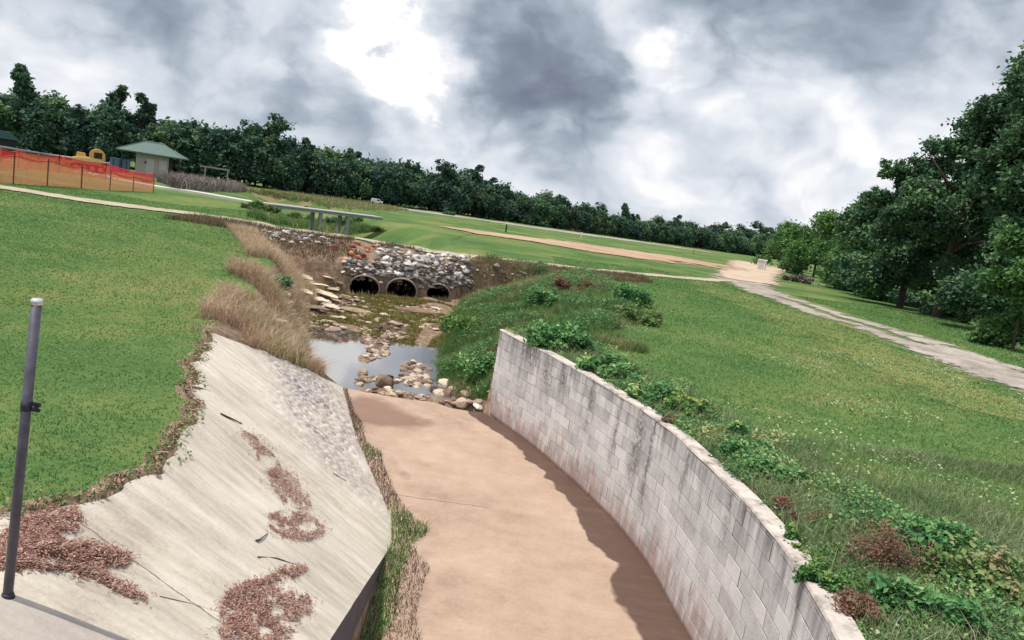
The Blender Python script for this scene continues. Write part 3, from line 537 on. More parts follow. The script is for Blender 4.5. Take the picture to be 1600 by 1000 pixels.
def crown_points(lobes, n, hollow=0.55, clump=0.35, nclump=14):
    out_ = []; tv = []; tot = sum(l[3]**2 for l in lobes)
    for (x, y, z, r, sq) in lobes:
        k = int(n*r*r/tot); nc = max(6, nclump)
        d = rng.normal(size=(nc, 3)); d /= np.linalg.norm(d, axis=1)[:, None]; cc = d*(r*(hollow+(1-hollow)*rng.random(nc)))[:, None]
        ci = rng.integers(0, nc, k); q = cc[ci]+rng.normal(size=(k, 3))*r*clump*(0.5+0.5*rng.random(nc))[ci][:, None]
        q[:, 2] *= sq; out_.append(q+np.array([x, y, z])); ctone = rng.random(nc)
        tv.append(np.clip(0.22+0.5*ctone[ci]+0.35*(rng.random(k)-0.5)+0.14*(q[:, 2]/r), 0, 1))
    return np.concatenate(out_), np.concatenate(tv)
def trunk_mesh(h, r0, limbs, lean=0.0, n=8):
    mb = MB(); top = Vector((lean, 0, h)); pts = [Vector((0, 0, -0.3)), Vector((0.02, 0, 0.3)), Vector((lean*0.3, 0.05, h*0.35)), Vector((lean*0.6, -0.05, h*0.7)), top]
    mb.tube(pts, [r0*1.35, r0, r0*0.85, r0*0.6, r0*0.2], n)
    for i in range(limbs):
        f = random.uniform(0.3, 0.8); a = random.uniform(0, 6.28); L = h*random.uniform(0.14, 0.27); b = Vector((lean*f, 0, h*f)); e = b+Vector((math.cos(a)*L, math.sin(a)*L, L*random.uniform(0.4, 0.9)))
        mb.tube([b, b.lerp(e, 0.5)+Vector((0, 0, -0.06*L)), e], [r0*0.45, r0*0.3, r0*0.08], 5)
    return mb
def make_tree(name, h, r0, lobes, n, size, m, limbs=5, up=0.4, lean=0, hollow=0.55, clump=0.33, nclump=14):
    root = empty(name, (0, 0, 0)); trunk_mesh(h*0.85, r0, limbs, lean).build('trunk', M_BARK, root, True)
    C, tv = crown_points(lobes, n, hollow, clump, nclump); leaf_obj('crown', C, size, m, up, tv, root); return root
# ------------------------------------------------------------------ far tree line
protos = []
def far_proto(kind):
    if kind == 'pine':
        h = 11.5; lobes = [(random.uniform(-1, 1), random.uniform(-1, 1), 6.5+i*1.1, 1.9-i*0.22, 0.7) for i in range(5)]
        return make_tree('pine_tree', h, 0.2, lobes, 2600, 0.42, M_FAR, 3, nclump=9, clump=0.28)
    if kind == 'bare':
        h = 9; lobes = [(random.uniform(-2, 2), random.uniform(-1, 1), random.uniform(2, 8), random.uniform(1.2, 2.0), 0.9) for i in range(8)]
        return make_tree('sparse_tree', h, 0.2, lobes, 2200, 0.36, M_FARB, 9, nclump=10)
    if kind == 'tall':
        lobes = [(random.uniform(-2.2, 2.2), random.uniform(-1.5, 1.5), random.uniform(6, 11), random.uniform(1.2, 2.0), 0.75) for i in range(7)]+[(random.uniform(-2, 2), 0, random.uniform(1.5, 5), 2.0, 1.0) for i in range(4)]
        return make_tree('tall_tree', 12, 0.26, lobes, 4200, 0.45, M_FAR, 8, nclump=9, clump=0.3)
    h = random.uniform(8, 10)
    lobes = [(random.uniform(-2.6, 2.6), random.uniform(-1.6, 1.6), random.uniform(1.2, h-2.2), random.uniform(1.6, 2.4), 0.95) for i in range(10)]+[(random.uniform(-1.3, 1.3), 0, h-2.0, 1.9, 0.9)]
    return make_tree('broadleaf_tree', h, 0.24, lobes, 5200, 0.5, M_FAR, 6, nclump=12, clump=0.33)
KINDS = ['broad']*4+['tall', 'pine', 'bare']
protos = [(k, far_proto(k)) for k in KINDS]; used = set()
TL = np.array([(-150, 92), (-100, 104), (-66, 112), (-44, 128), (-26, 152), (11, 180), (48, 218), (92, 262), (130, 285)], float)
ts = np.concatenate([[0], np.cumsum(np.hypot(*np.diff(TL, axis=0).T))])
secs = [(-1e9, 70, 'at the left edge of the photo'), (70, 125, 'left of the yellow machine'), (125, 175, 'behind the yellow machine'), (175, 235, 'behind the left half of the green roof'), (235, 290, 'behind the right half of the green roof'), (290, 350, 'behind the timber frame'), (350, 400, 'where the footbridge starts'), (400, 470, 'behind the left part of the footbridge'), (470, 535, 'behind the bridge piers'),
        (535, 610, 'by the tiny white vehicle'), (610, 680, 'above the right pipe'), (680, 750, 'above the tip of the clay patch'), (750, 830, 'above the left part of the clay'), (830, 905, 'above the middle of the clay'), (905, 980, 'just right of the pale marker'), (980, 1060, 'above the right part of the clay'), (1060, 1130, 'just left of the sandy entrance'), (1130, 1e9, 'near the white box')]
def proj(x, y, z):
    v = np.array([x, y, z-HC]); k = v@FW; return 800+FPX*(v@R2)/k, 500-FPX*(v@U2)/k
def place_far(ki, x, y, sc, rowname):
    kind, pr_ = protos[ki]
    o = pr_ if ki not in used else copy_tree(pr_); used.add(ki)
    o.location = (x, y, float(hnat(x, y))-0.1); o.rotation_euler = (0, 0, random.uniform(0, 6.28)); s = sc*random.uniform(0.92, 1.08); o.scale = (s*random.uniform(0.9, 1.15), s, s)
    px = proj(x, y, 2)[0]; sec = next(q[2] for q in secs if q[0] <= px < q[1])
    if px > 1330 or px < -60:
        if o is not pr_:
            for c_ in list(o.children): bpy.data.objects.remove(c_)
            bpy.data.objects.remove(o); return
    nm = {'broad': 'dark broadleaf tree', 'tall': 'loose-crowned tree', 'pine': 'high-tufted pine', 'bare': 'thin brownish tree'}[kind]
    nm = {'front': '', 'second': 'rear ', 'rear': 'hindmost '}[rowname] + ('tall ' if rowname != 'rear' and sc > (0.86 if rowname == 'front' else 1.02) else '') + nm
    lb = f'{nm} {sec}'; tag(o, lb, 'tree', lb)
s = 0
while s < ts[-1]:
    x = np.interp(s, ts, TL[:, 0]); y = np.interp(s, ts, TL[:, 1]); px = proj(x, y, 2)[0]
    sc = float(np.interp(px, [-200, 0, 200, 400, 600, 800, 1000, 1250], [.84, .86, .84, .90, .84, .76, .62, .90]))
    place_far(random.choice([0, 1, 2, 3, 0, 1, 2, 3, 6]), x+random.uniform(-1, 1), y+random.uniform(-1.5, 1.5), sc*random.uniform(0.8, 1.02), 'front')
    place_far(random.choice([0, 1, 2, 3, 4, 5] if px > 330 else [0, 1, 2, 3]), x+random.uniform(-2, 2)-1, y+5+random.uniform(-1, 2), sc*random.uniform(0.95, 1.18), 'second')
    s += random.uniform(2.5, 3.3)
s = 0
while s < ts[-1]:
    x = np.interp(s, ts, TL[:, 0]); y = np.interp(s, ts, TL[:, 1])
    place_far(random.choice([0, 1, 2, 3]), x+random.uniform(-2, 2)-1, y+11+random.uniform(-1, 2), random.uniform(1.0, 1.15)*float(np.interp(proj(x, y, 2)[0], [0, 400, 600, 800, 1000, 1250], [.9, .9, .82, .74, .6, .85])), 'rear'); s += 6.5
# individually recognisable emergent trees
for (px, topy, kind, base, lab) in [(160, 140, 5, 262, 'tallest dark tree rising behind the yellow machine'), (12, 118, 5, 238, 'spreading pine top poking above the trees at the left edge'), (405, 183, 4, 292, 'tall open-branched tree above the line right of the shelter'), (460, 212, 5, 300, 'small high tuft of pine left of the bridge posts'),
                                   (533, 228, 5, 312, 'gnarled pine with flat tufts above the bridge end'), (680, 250, 4, 330, 'rounded dark treetop standing above the middle of the line'), (196, 152, 5, 268, 'narrow tuft of a pine just right of the tallest tree')]:
    tt_ = np.interp(px, [proj(a[0], a[1], 2)[0] for a in TL], np.arange(len(TL))); i0 = int(min(tt_, len(TL)-2)); q = TL[i0]+(TL[i0+1]-TL[i0])*(tt_-i0); q = q+np.array([-.5, 3.0])
    gz = float(hnat(q[0], q[1])); b_px = proj(q[0], q[1], gz); hh = (b_px[1]-topy)*math.hypot(q[0], q[1])/FPX
    o = copy_tree(protos[kind][1]); sc = hh/(12.3 if kind == 4 else 13.0); o.location = (q[0], q[1], gz); o.scale = (sc*.9, sc*.9, sc); o.rotation_euler = (0, 0, px)
    for kk in ('group',):
        if kk in o: del o[kk]
    tag(o, lab, 'tree')
# ------------------------------------------------------------------ big trees on the right
def big_tree(bx, by, h, lobes, n, size, lab, r0=0.3, m=None, name='broadleaf_tree', limbs=9, grp=None, lean=0.0, hollow=0.5, clump=0.235, nclump=22):
    root = make_tree(name, h, r0, lobes, n, size, m or M_TREE, limbs, 0.35, lean, hollow, clump, nclump); root.location = (bx, by, float(hnat(bx, by))-0.05); tag(root, lab, 'tree', grp); return root
def lob(n, rx, z0, z1, r0, r1, cx=0, taper=0.5, sq=0.8):
    o = []
    for i in range(n):
        f = i/(n-1); z = z0+(z1-z0)*f; rr = rx*(1-taper*f); o.append((cx+random.uniform(-rr, rr), random.uniform(-rr, rr)*0.8, z, random.uniform(r0, r1), sq))
    return o
def tree_at(px, dist_y, toppx, **k):
    # a tree whose foot lies on the sight line px at depth dist_y
    base = None
    for py in range(330, 800, 2):
        q = at(px, py)
        if q[1] <= dist_y: base = q; break
    pb = proj(*base); h = (pb[1]-toppx)*base[1]/FPX/math.cos(ROLL)*1.0
    return base, h
b, h = tree_at(1555, 40, 92); random.seed(21)
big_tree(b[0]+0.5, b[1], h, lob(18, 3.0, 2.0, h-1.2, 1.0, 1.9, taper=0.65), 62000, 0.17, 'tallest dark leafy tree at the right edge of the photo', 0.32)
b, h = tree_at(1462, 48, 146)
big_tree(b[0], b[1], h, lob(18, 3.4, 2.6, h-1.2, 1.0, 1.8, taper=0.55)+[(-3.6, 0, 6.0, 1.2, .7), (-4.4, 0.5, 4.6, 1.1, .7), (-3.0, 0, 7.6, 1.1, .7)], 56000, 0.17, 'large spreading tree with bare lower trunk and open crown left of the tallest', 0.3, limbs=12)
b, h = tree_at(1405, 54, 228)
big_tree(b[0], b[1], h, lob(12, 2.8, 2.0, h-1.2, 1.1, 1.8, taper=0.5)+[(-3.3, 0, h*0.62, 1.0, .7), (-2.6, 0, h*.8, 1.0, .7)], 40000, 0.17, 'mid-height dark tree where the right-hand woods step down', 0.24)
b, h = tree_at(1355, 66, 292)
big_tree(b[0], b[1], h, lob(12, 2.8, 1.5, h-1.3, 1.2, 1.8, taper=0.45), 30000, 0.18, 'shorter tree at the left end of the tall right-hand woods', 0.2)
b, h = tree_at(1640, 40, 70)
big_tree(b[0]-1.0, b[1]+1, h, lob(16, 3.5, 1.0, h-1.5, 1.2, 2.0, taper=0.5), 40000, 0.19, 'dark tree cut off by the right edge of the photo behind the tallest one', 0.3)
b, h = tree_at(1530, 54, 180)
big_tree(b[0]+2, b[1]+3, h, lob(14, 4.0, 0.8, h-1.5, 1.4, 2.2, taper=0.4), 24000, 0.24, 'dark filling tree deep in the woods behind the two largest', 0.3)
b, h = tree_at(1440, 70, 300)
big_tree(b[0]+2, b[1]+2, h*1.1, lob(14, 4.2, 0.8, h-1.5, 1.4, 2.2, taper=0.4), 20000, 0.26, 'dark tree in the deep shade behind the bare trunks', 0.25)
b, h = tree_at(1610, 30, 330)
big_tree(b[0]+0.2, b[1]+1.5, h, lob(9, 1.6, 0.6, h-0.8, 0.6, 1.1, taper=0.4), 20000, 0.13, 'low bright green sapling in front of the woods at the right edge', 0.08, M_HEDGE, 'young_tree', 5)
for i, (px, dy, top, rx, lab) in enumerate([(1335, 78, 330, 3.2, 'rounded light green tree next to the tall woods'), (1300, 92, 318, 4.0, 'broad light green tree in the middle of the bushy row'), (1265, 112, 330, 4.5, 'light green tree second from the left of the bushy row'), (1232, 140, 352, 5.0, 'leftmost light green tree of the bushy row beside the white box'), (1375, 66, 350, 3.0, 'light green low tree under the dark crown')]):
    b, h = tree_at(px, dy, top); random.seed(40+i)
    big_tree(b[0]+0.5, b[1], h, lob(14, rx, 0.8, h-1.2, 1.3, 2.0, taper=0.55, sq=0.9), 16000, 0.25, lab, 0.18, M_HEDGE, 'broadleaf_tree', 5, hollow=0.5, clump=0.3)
# undergrowth at the foot of the right woods
UG = [(1290, 432, 1.4), (1330, 446, 1.5), (1372, 456, 1.6), (1412, 466, 1.5), (1448, 484, 1.4), (1500, 500, 1.5), (1545, 512, 1.5), (1590, 530, 1.4)]
for i, (px, py, s_) in enumerate(UG):
    b = at(px, py); r = s_; lobes = [(random.uniform(-1.8, 1.8), random.uniform(-1, 1), random.uniform(0.2, 0.9), random.uniform(0.5, 0.9), 0.8) for _ in range(6)]
    C, tv = crown_points(lobes, 3500, 0.4, 0.35, 12); sh = empty('shrub', (b[0], b[1]+1, b[2])); 
    dark = i >= 4; leaf_obj('foliage', C, 0.17, M_TREE if dark else (M_FARB if i in (1, 2) else M_HEDGE), 0.4, tv, sh)
    mb = MB(); [mb.tube([(0, 0, -0.1), (random.uniform(-1, 1), random.uniform(-.5, .5), 0.9)], [0.03, 0.01], 5) for _ in range(5)]; mb.build('stem', M_BARK, sh)
    tag(sh, ['light green shrub at the far foot of the right woods', 'brownish shrub below the short light green tree', 'reddish brown dry shrub left of the bare trunks', 'pale green shrub beside the dark hollow of the woods', 'dark shrub just right of the dark hollow', 'dark low shrub at the foot of the tall right tree', 'dark shrub in the shade near the right edge', 'green shrub at the lower right end of the woods'][i], 'shrub')
b = at(1240, 440); C, tv = crown_points([(0, 0, .35, .55, .7), (.9, .1, .35, .5, .7), (-1, 0, .3, .5, .6), (1.7, 0, .3, .4, .6)], 2500, 0.4, 0.35, 10); sh = empty('shrub', b); leaf_obj('foliage', C, 0.14, M_BRUSH, 0.3, tv, sh)
mb = MB(); [mb.tube([(0, 0, -0.1), (random.uniform(-1, 1), 0, 0.6)], [0.03, 0.01], 5) for _ in range(5)]; mb.build('stem', M_BARK, sh); tag(sh, 'grey brown dry bush alone on the grass right of the gravel track', 'shrub')
# ------------------------------------------------------------------ lawns: short blades (uncountable)
def scatter(n, x0, x1, y0, y1, ok, bias=1.0):
    x = x0+(x1-x0)*rng.random(n); y = y0+(y1-y0)*rng.random(n)**bias; k = ok(x, y); return x[k], y[k]
def lawn(name, n, x0, x1, y0, y1, ok, bias, h0=0.025, h1=0.06, m=M_BLADE):
    x, y = scatter(n, x0, x1, y0, y1, ok, bias); z = hter(x, y); d = np.hypot(x, y); N = len(x)
    hg = (h0+(h1-h0)*rng.random(N))*(1+0.006*d)*(1+0.5*np.clip(vn(x, y, 1.1, 31), -.3, .5)); wd = 0.006+0.0009*d
    o = blade_obj(name, np.stack([x, y, z-0.005], 1), hg, wd, m, 1.9, np.clip(rng.random(N)*0.62+0.08, 0, 1)); tag(o, kind='stuff'); return o
vis = lambda x, y: (np.abs(x) < 0.80*y+3.0)
okL = lambda x, y: vis(x, y) & (x < xP(y)+0.06)
tag(lawn('lawn_grass', 480000, -40, -2.6, 3.9, 50, lambda x, y: okL(x, y) & (y < 40+6*vn(x, y, .2, 33)) & (np.abs(pdist(x, y, ROAD)) > 1.25), 1.9), 'short green grass of the lawn left of the concrete slope', 'grass')
okR = lambda x, y: vis(x, y) & (x > np.where(y < 16.9, xW(y)+0.24, xR(y)-0.5)) & ((np.abs(x-ip(y, [(6, 14.8), (14, 15.3), (23, 15.7), (30, 15.4)])) > 2.0))
tag(lawn('lawn_grass', 560000, -1, 45, 4.0, 58, lambda x, y: okR(x, y) & (np.abs(pdist(x, y, ROAD)) > 1.25) & (y < 50+7*vn(x, y, .2, 34)), 1.9, 0.035, 0.085), 'short green grass of the lawn right of the block wall', 'grass')
# pale clover leaves flecking the right lawn
x, y = scatter(26000, 1, 22, 4.3, 26, lambda x, y: okR(x, y) & (vn(x, y, 0.5, 41) > 0.05), 1.3)
o = leaf_obj('clover', np.stack([x, y, hter(x, y)+0.05+0.04*rng.random(len(x))], 1), 0.038, M_CLOV, 1.5, np.clip(0.3+0.7*rng.random(len(x)), 0, 1), None, 1.0); tag(o, 'pale clover leaves flecking the right lawn', 'clover', None, 'stuff')
# rank grass nearer the camera behind the wall
x, y = scatter(150000, 2.6, 10, 4.0, 11, lambda x, y: vis(x, y) & (x > xW(y)+0.25) & (vn(x, y, 0.6, 43)+0.3*sst(7, 3, x-xW(y))-0.05+0.55*(rng.random(len(x))-.5) > 0.12), 1.1)
N = len(x); o = blade_obj('rank_grass', np.stack([x, y, hter(x, y)], 1), 0.08+0.13*rng.random(N), 0.008, M_RANK, 1.2, rng.random(N)*0.8); tag(o, 'longer tangled grass behind the near end of the block wall', 'grass', None, 'stuff')
# left bank: golden dry grass
okD = lambda x, y: (x > xP(y)-0.35-0.3*(y > 18)) & (x < xT(y)-0.45+0.4*vn(x, y, .7, 51)) & (((y < 17.2) & (x < diagx(y)-0.0) & (y > 13.2)) | (y >= 17.2)) & (pdist(x, y, ROAD) < -3.0)
x, y = scatter(210000, -12, -3, 13, 29, okD, 0.9); cl_ = vn(x, y, 1.4, 52)+vn(x, y, .5, 53); k = cl_ > -0.2+.2*(rng.random(len(x))-.5); x, y, cl_ = x[k], y[k], cl_[k]; N = len(x)
o = blade_obj('dry_grass', np.stack([x, y, hter(x, y)-0.02], 1), (0.18+0.30*rng.random(N))*(1+0.6*np.clip(cl_, -.4, .5)), 0.011, M_DRY, 1.3, np.clip(rng.random(N)*0.7+0.2+0.3*cl_, 0, 1)); tag(o, 'tall golden brown dry grass on the left creek bank', 'grass', None, 'stuff')
# right bank: rank green and brown weeds
okW = lambda x, y: (x > xW(y)-0.05+0.6*vn(x, y, .8, 61)) & (x < xR(y)+0.9+1.6*vn(x, y, .5, 62)) & (y > 16.95) & (pdist(x, y, ROAD) < -1.9+1.0*vn(x, y, .6, 63))
x, y = scatter(240000, -3.5, 6.5, 16.95, 37, okW, 0.95); cl_ = vn(x, y, 0.9, 64)+0.7*vn(x, y, 2.1, 65); N = len(x)
o = blade_obj('bank_weeds', np.stack([x, y, hter(x, y)-0.02], 1), (0.16+0.30*rng.random(N))*(1+0.9*np.clip(cl_, -.5, .6)), 0.013, M_WEED, 1.1, np.clip(rng.random(N)*0.6+0.12+0.25*sst(24, 33, y), 0, 1)); tag(o, 'rank green and brown weeds on the right creek bank', 'weeds', None, 'stuff')
k = (cl_ > 0.05) & (rng.random(N) < 0.35); x, y = x[k], y[k]; N = len(x)
o = leaf_obj('weed_leaves', np.stack([x, y, hter(x, y)+0.12+0.3*rng.random(N)], 1), 0.055, M_LEAF, 0.6, rng.random(N)*0.9); tag(o, 'leafy tops among the weeds of the right creek bank', 'weeds', None, 'stuff')
# creek bed: mossy olive growth between the stones
x, y = scatter(60000, -8, -1.5, 23.5, 31, lambda x, y: (x > xT(y)-0.6) & (x < xW(y)+0.8) & (vn(x, y, .8, 71) > -0.12) & (pdist(x, y, ROAD) < -4.6), 1.0); N = len(x)
M_MOSS = foliage('moss_growth', [(0, (0.10, 0.10, 0.03)), (0.5, (0.22, 0.20, 0.055)), (1, (0.36, 0.32, 0.12))], 0.8, 0.2, 0, 0.6, 0.8)
o = blade_obj('bed_growth', np.stack([x, y, hter(x, y)], 1), 0.05+0.10*rng.random(N), 0.02, M_MOSS, 1.2); tag(o, 'olive yellow low growth on the creek bed before the pipes', 'weeds', None, 'stuff')
# embankment growth
x, y = scatter(110000, -14, 7, 26, 42, lambda x, y: (pdist(x, y, ROAD) > -4.2) & (pdist(x, y, ROAD) < -0.9) & ((x > -2.2) | (x < -7.6) | (vn(x, y, 1.2, 72) > 0.0)), 1.0); N = len(x)
M_MAUVE = foliage('brown_weed', [(0, (0.10, 0.055, 0.045)), (0.45, (0.20, 0.125, 0.10)), (0.75, (0.17, 0.17, 0.07)), (1, (0.30, 0.24, 0.16))], 0.85, 0.2, 0, 0.9, 0.6)
o = blade_obj('embankment_weeds', np.stack([x, y, hter(x, y)], 1), 0.10+0.20*rng.random(N), 0.018, M_MAUVE, 1.1); tag(o, 'brown and olive weeds on the embankment below the footpath', 'weeds', None, 'stuff')
# strip of weeds and silt at the toe of the slab
def okS(x, y): return (x > xT(y)+0.0) & (x < xT(y)+ip(y, [(4, 0.5), (7, 0.50), (9, 0.44), (11, 0.34), (13, 0.25), (15.5, 0.12), (17, 0.08)])*(1+0.9*vn(x*0, y, 1.8, 81)))
x, y = scatter(90000, -4.2, 0.2, 4.5, 16.9, okS, 0.9); N = len(x); gr = np.where(y < 9.4, (x-xT(y) < .27+.1*vn(x, y, 2, 82)) & (rng.random(N) < .85), (vn(x, y, 1.6, 82)+.5*(rng.random(N)-.5) > .22))
M_STRIP = foliage('toe_weed', [(0, (0.07, 0.04, 0.038)), (0.3, (0.15, 0.09, 0.075)), (0.48, (0.26, 0.19, 0.14)), (0.56, (0.13, 0.13, 0.06)), (0.62, (0.09, 0.19, 0.05)), (1, (0.15, 0.32, 0.07))], 0.8, 0.25)
o = blade_obj('toe_weeds', np.stack([x, y, 0*x], 1), np.where(gr, 0.05+0.17*rng.random(N), 0.03+0.07*rng.random(N)), np.where(gr, 0.010, 0.007), M_STRIP, 1.2, np.where(gr & (rng.random(N) < .75), 0.6+0.4*rng.random(N), 0.42*rng.random(N))); tag(o, 'strip of brown litter and green weeds along the foot of the concrete slope', 'weeds', None, 'stuff')
# weedy edge of the left lawn where it spills over the slab
x, y = scatter(14000, -6.5, -2.2, 4.2, 13.5, lambda x, y: np.abs(x-xP(y)+0.02) < 0.10+0.2*vn(x, y, 2, 91), 1.0); N = len(x)
o = leaf_obj('edge_weeds', np.stack([x, y, np.maximum(hter(x, y), hnat(x, y))+0.01+0.05*rng.random(N)], 1), 0.028, M_WEED, 0.6, rng.random(N)); tag(o, 'broad leaved weeds along the ragged edge of the left lawn', 'weeds', None, 'stuff')
# ------------------------------------------------------------------ individual leafy plants behind the wall
def leafy(px, py, rx, ry, h, lab, m, n=3000, size=0.06, name='leafy_plant', cat='plant', up=0.8, grp=None):
    b = at(px, py); lobes = []
    for _ in range(9): a = random.uniform(0, 6.28); q = random.random()**.5; lobes.append((rx*q*math.cos(a), ry*q*math.sin(a), h*random.uniform(0.15, 0.75), h*random.uniform(0.4, 0.65), 0.85))
    root = empty(name, (b[0], b[1], b[2])); C, tv = crown_points(lobes, n, 0.4, 0.4, 12); C[:, 2] = np.maximum(C[:, 2], 0.01+0*C[:, 2])
    leaf_obj('foliage', C, size, m, up, tv, root, 1.3); mb = MB()
    for _ in range(8): a = random.uniform(0, 6.28); mb.tube([(0.02*math.cos(a), 0.02*math.sin(a), -0.03), (rx*.6*math.cos(a), ry*.6*math.sin(a), h*0.8)], [0.008, 0.003], 4)
    mb.build('stem', M_STICK, root); tag(root, lab, cat, grp); return root
random.seed(5)
leafy(872, 546, .65, .5, .42, 'dark leafy clump spilling over the far end of the block wall', M_LEAF, 7000, 0.075)
leafy(948, 583, .5, .55, .32, 'leafy clump second along the wall top from its far end', M_LEAF, 5500, 0.075)
leafy(1018, 622, .45, .6, .25, 'leafy clump behind the wall next to the bright cap edge', M_LEAF, 5000, 0.07)
leafy(1080, 652, .4, .5, .22, 'low leafy clump right of the black wall stain', M_YLEAF, 2600, 0.06)
leafy(1150, 705, .35, .7, .22, 'dense dark green patch hugging the wall above the red weed', M_LEAF, 5000, 0.055)
leafy(1200, 745, .35, .45, .2, 'small dark green patch just above the red weed', M_LEAF, 3500, 0.05)
leafy(1255, 812, .42, .35, .14, 'rusty red weed patch beside the wall top', M_RED, 5200, 0.022, 'red_weed', 'weed')
leafy(1268, 868, .30, .5, .13, 'lime green leafy patch beside the wall below the red weed', M_YLEAF, 6500, 0.028)
leafy(1318, 920, .34, .35, .15, 'bright green broad leaves behind the near wall end', M_YLEAF, 6500, 0.030)
leafy(1335, 965, .25, .18, .16, 'brown dead weed on the near wall top', M_RED, 1800, 0.02, 'dead_weed', 'weed')
leafy(1400, 900, .28, .28, .42, 'reddish upright weed behind the lime green leaves', M_RED, 1900, 0.022, 'red_weed', 'weed')
leafy(1475, 870, .35, .35, .3, 'green weed clump near the lower right corner', M_LEAF, 2200, 0.05)
leafy(1440, 975, .4, .3, .25, 'dark leafy weed at the bottom edge of the photo', M_LEAF, 3500, 0.045)
leafy(1540, 930, .4, .35, .3, 'leafy weed at the lower right edge of the photo', M_WEED, 3000, 0.045)
leafy(1062, 668, .25, .3, .12, 'orange brown dead leaves on the wall top between green clumps', M_RED, 900, 0.04, 'dead_weed', 'weed')
leafy(925, 455, 1.6, 1.0, .4, 'wide brownish red weed patch at the top of the right bank', M_RED, 8000, 0.04, 'red_weed', 'weed')
leafy(980, 478, .7, .7, .6, 'blue-green bush at the right end of the brownish weeds', M_LEAF, 4500, 0.07)
leafy(860, 480, .9, .7, .5, 'bright green bush in the middle of the right bank', M_LEAF, 5000, 0.08)
leafy(1000, 505, .8, .7, .4, 'green bush where the right bank meets the lawn', M_WEED, 4000, 0.07)
leafy(720, 520, .6, .8, .6, 'bright green tall weed clump left of the wall end', M_YLEAF, 5000, 0.07)
leafy(745, 590, .4, .6, .5, 'green weed clump against the far end of the block wall', M_LEAF, 3500, 0.06)
leafy(812, 440, .6, .5, .35, 'dark red leafed plant on the embankment right of the pipes', M_RED, 2500, 0.07, 'red_weed', 'weed')
leafy(438, 452, .35, .35, .4, 'small green plant among the golden dry grass', M_LEAF, 1200, 0.06)
leafy(715, 572, .3, .3, .25, 'pinkish brown dead plant among the green bank weeds', M_RED, 900, 0.05, 'dead_weed', 'weed')
x, y = scatter(240000, -0.5, 7, 3.8, 17.2, lambda x, y: (x > xW(y)+0.12) & (x < xW(y)+0.35+np.interp(y, [4, 7, 9, 12, 16], [3.0, 1.9, 0.8, 0.9, 1.3])*(1+1.6*vn(x, y, .9, 141))) & (vn(x, y, 1.6, 142)+.5*vn(x, y, 5, 143) > -0.13), 1.0); N = len(x)
tv = np.clip(rng.random(N)*.65+.1+.6*vn(x, y, 1.1, 144), 0, 1); M_GCOV = foliage('ground_cover_leaf', [(0, (0.062, 0.144, 0.060)), (0.35, (0.112, 0.252, 0.096)), (0.6, (0.225, 0.384, 0.132)), (0.8, (0.500, 0.552, 0.240)), (0.92, (0.525, 0.360, 0.204)), (1, (0.325, 0.144, 0.108))], .5, .25, 0, .9, 1.3)
hh = np.clip(.10+.35*vn(x, y, 1.3, 145), .03, .3); o = leaf_obj('ground_cover', np.stack([x, y, hter(x, y)+.01+hh*rng.random(N)], 1), 0.034, M_GCOV, .7, tv, None, 1.3); tag(o, 'mixed leafy ground cover hugging the back of the block wall', 'ground cover', None, 'stuff')
x, y = scatter(60000, -0.4, 7.5, 3.8, 17.2, lambda x, y: (x > xW(y)+0.2) & (x < xW(y)+0.9+np.interp(y, [4, 7, 9, 16], [3.0, 2.0, 0.8, 0.9])), 1.0); N = len(x)
o = blade_obj('wall_weeds', np.stack([x, y, hter(x, y)], 1), .10+.24*rng.random(N)**2, .008, M_RANK, 1.1, rng.random(N)*.9); tag(o, 'thin tall grass blades mixed through the cover behind the wall', 'grass', None, 'stuff')
# ------------------------------------------------------------------ rocks
def rock_mesh(seed, flat):
    import bmesh
    bm = bmesh.new(); bmesh.ops.create_icosphere(bm, subdivisions=2, radius=0.5); r = np.random.default_rng(seed); pl_ = [(Vector(r.normal(size=3)).normalized(), r.uniform(0.28, 0.44)) for _ in range(14)]
    for v in bm.verts:
        for nn, dd in pl_:
            k = v.co.dot(nn)
            if k > dd: v.co -= nn*(k-dd)*0.92
        q = v.co; v.co += v.co.normalized()*0.06*float(vn(q.x*3+seed, q.y*3+q.z*2, 2.0, seed)); v.co.z *= flat
    me = bpy.data.meshes.new('rock'); bm.to_mesh(me); bm.free(); return me
M_CLAYR = rockmat('red_clay', (0.14, 0.035, 0.03), (0.36, 0.10, 0.065), (0.50, 0.20, 0.13))
RM = {(c, f): [None]*4 for c in 'gtroc' for f in (0, 1)}
mats = {'g': M_RGREY, 't': M_RTAN, 'r': M_RRED, 'o': M_RORG, 'c': M_CLAYR}
for (c, f), l in RM.items():
    for i in range(4): me = rock_mesh(i*7+f*3+ord(c), 0.3 if f else 0.7); me.materials.append(mats[c]); l[i] = me
def rock(b, s, c, f, lab, grp=None, rz=None, el=1.0, tilt=0.25, name='rock', sink=0.12):
    o = bpy.data.objects.new(name, random.choice(RM[(c, f)])); COL.objects.link(o); o.location = (b[0], b[1], b[2]+s*sink*(0.4 if f else 1)); o.scale = (s*el*random.uniform(.85, 1.45), s*random.uniform(.75, 1.1), s*random.uniform(.7, 1.15))
    o.rotation_euler = (random.uniform(-tilt, tilt), random.uniform(-tilt, tilt), random.uniform(0, 6.28) if rz is None else rz); tag(o, lab, 'rock', grp); return o
def field(n, box, s0, s1, c, f, lab, grp, sel=None, tilt=0.4):
    k = 0
    while k < n:
        px, py = random.uniform(box[0], box[2]), random.uniform(box[1], box[3])
        # boxes follow the tilt of the horizon
        py += (px-(box[0]+box[2])/2)*0.12
        b = at(px, py)
        if sel and not sel(b[0], b[1]): continue
        b = (b[0], b[1], max(b[2], -0.08))
        rock(b, random.uniform(s0, s1), random.choice(c), f, lab, grp, tilt=tilt); k += 1
random.seed(11)
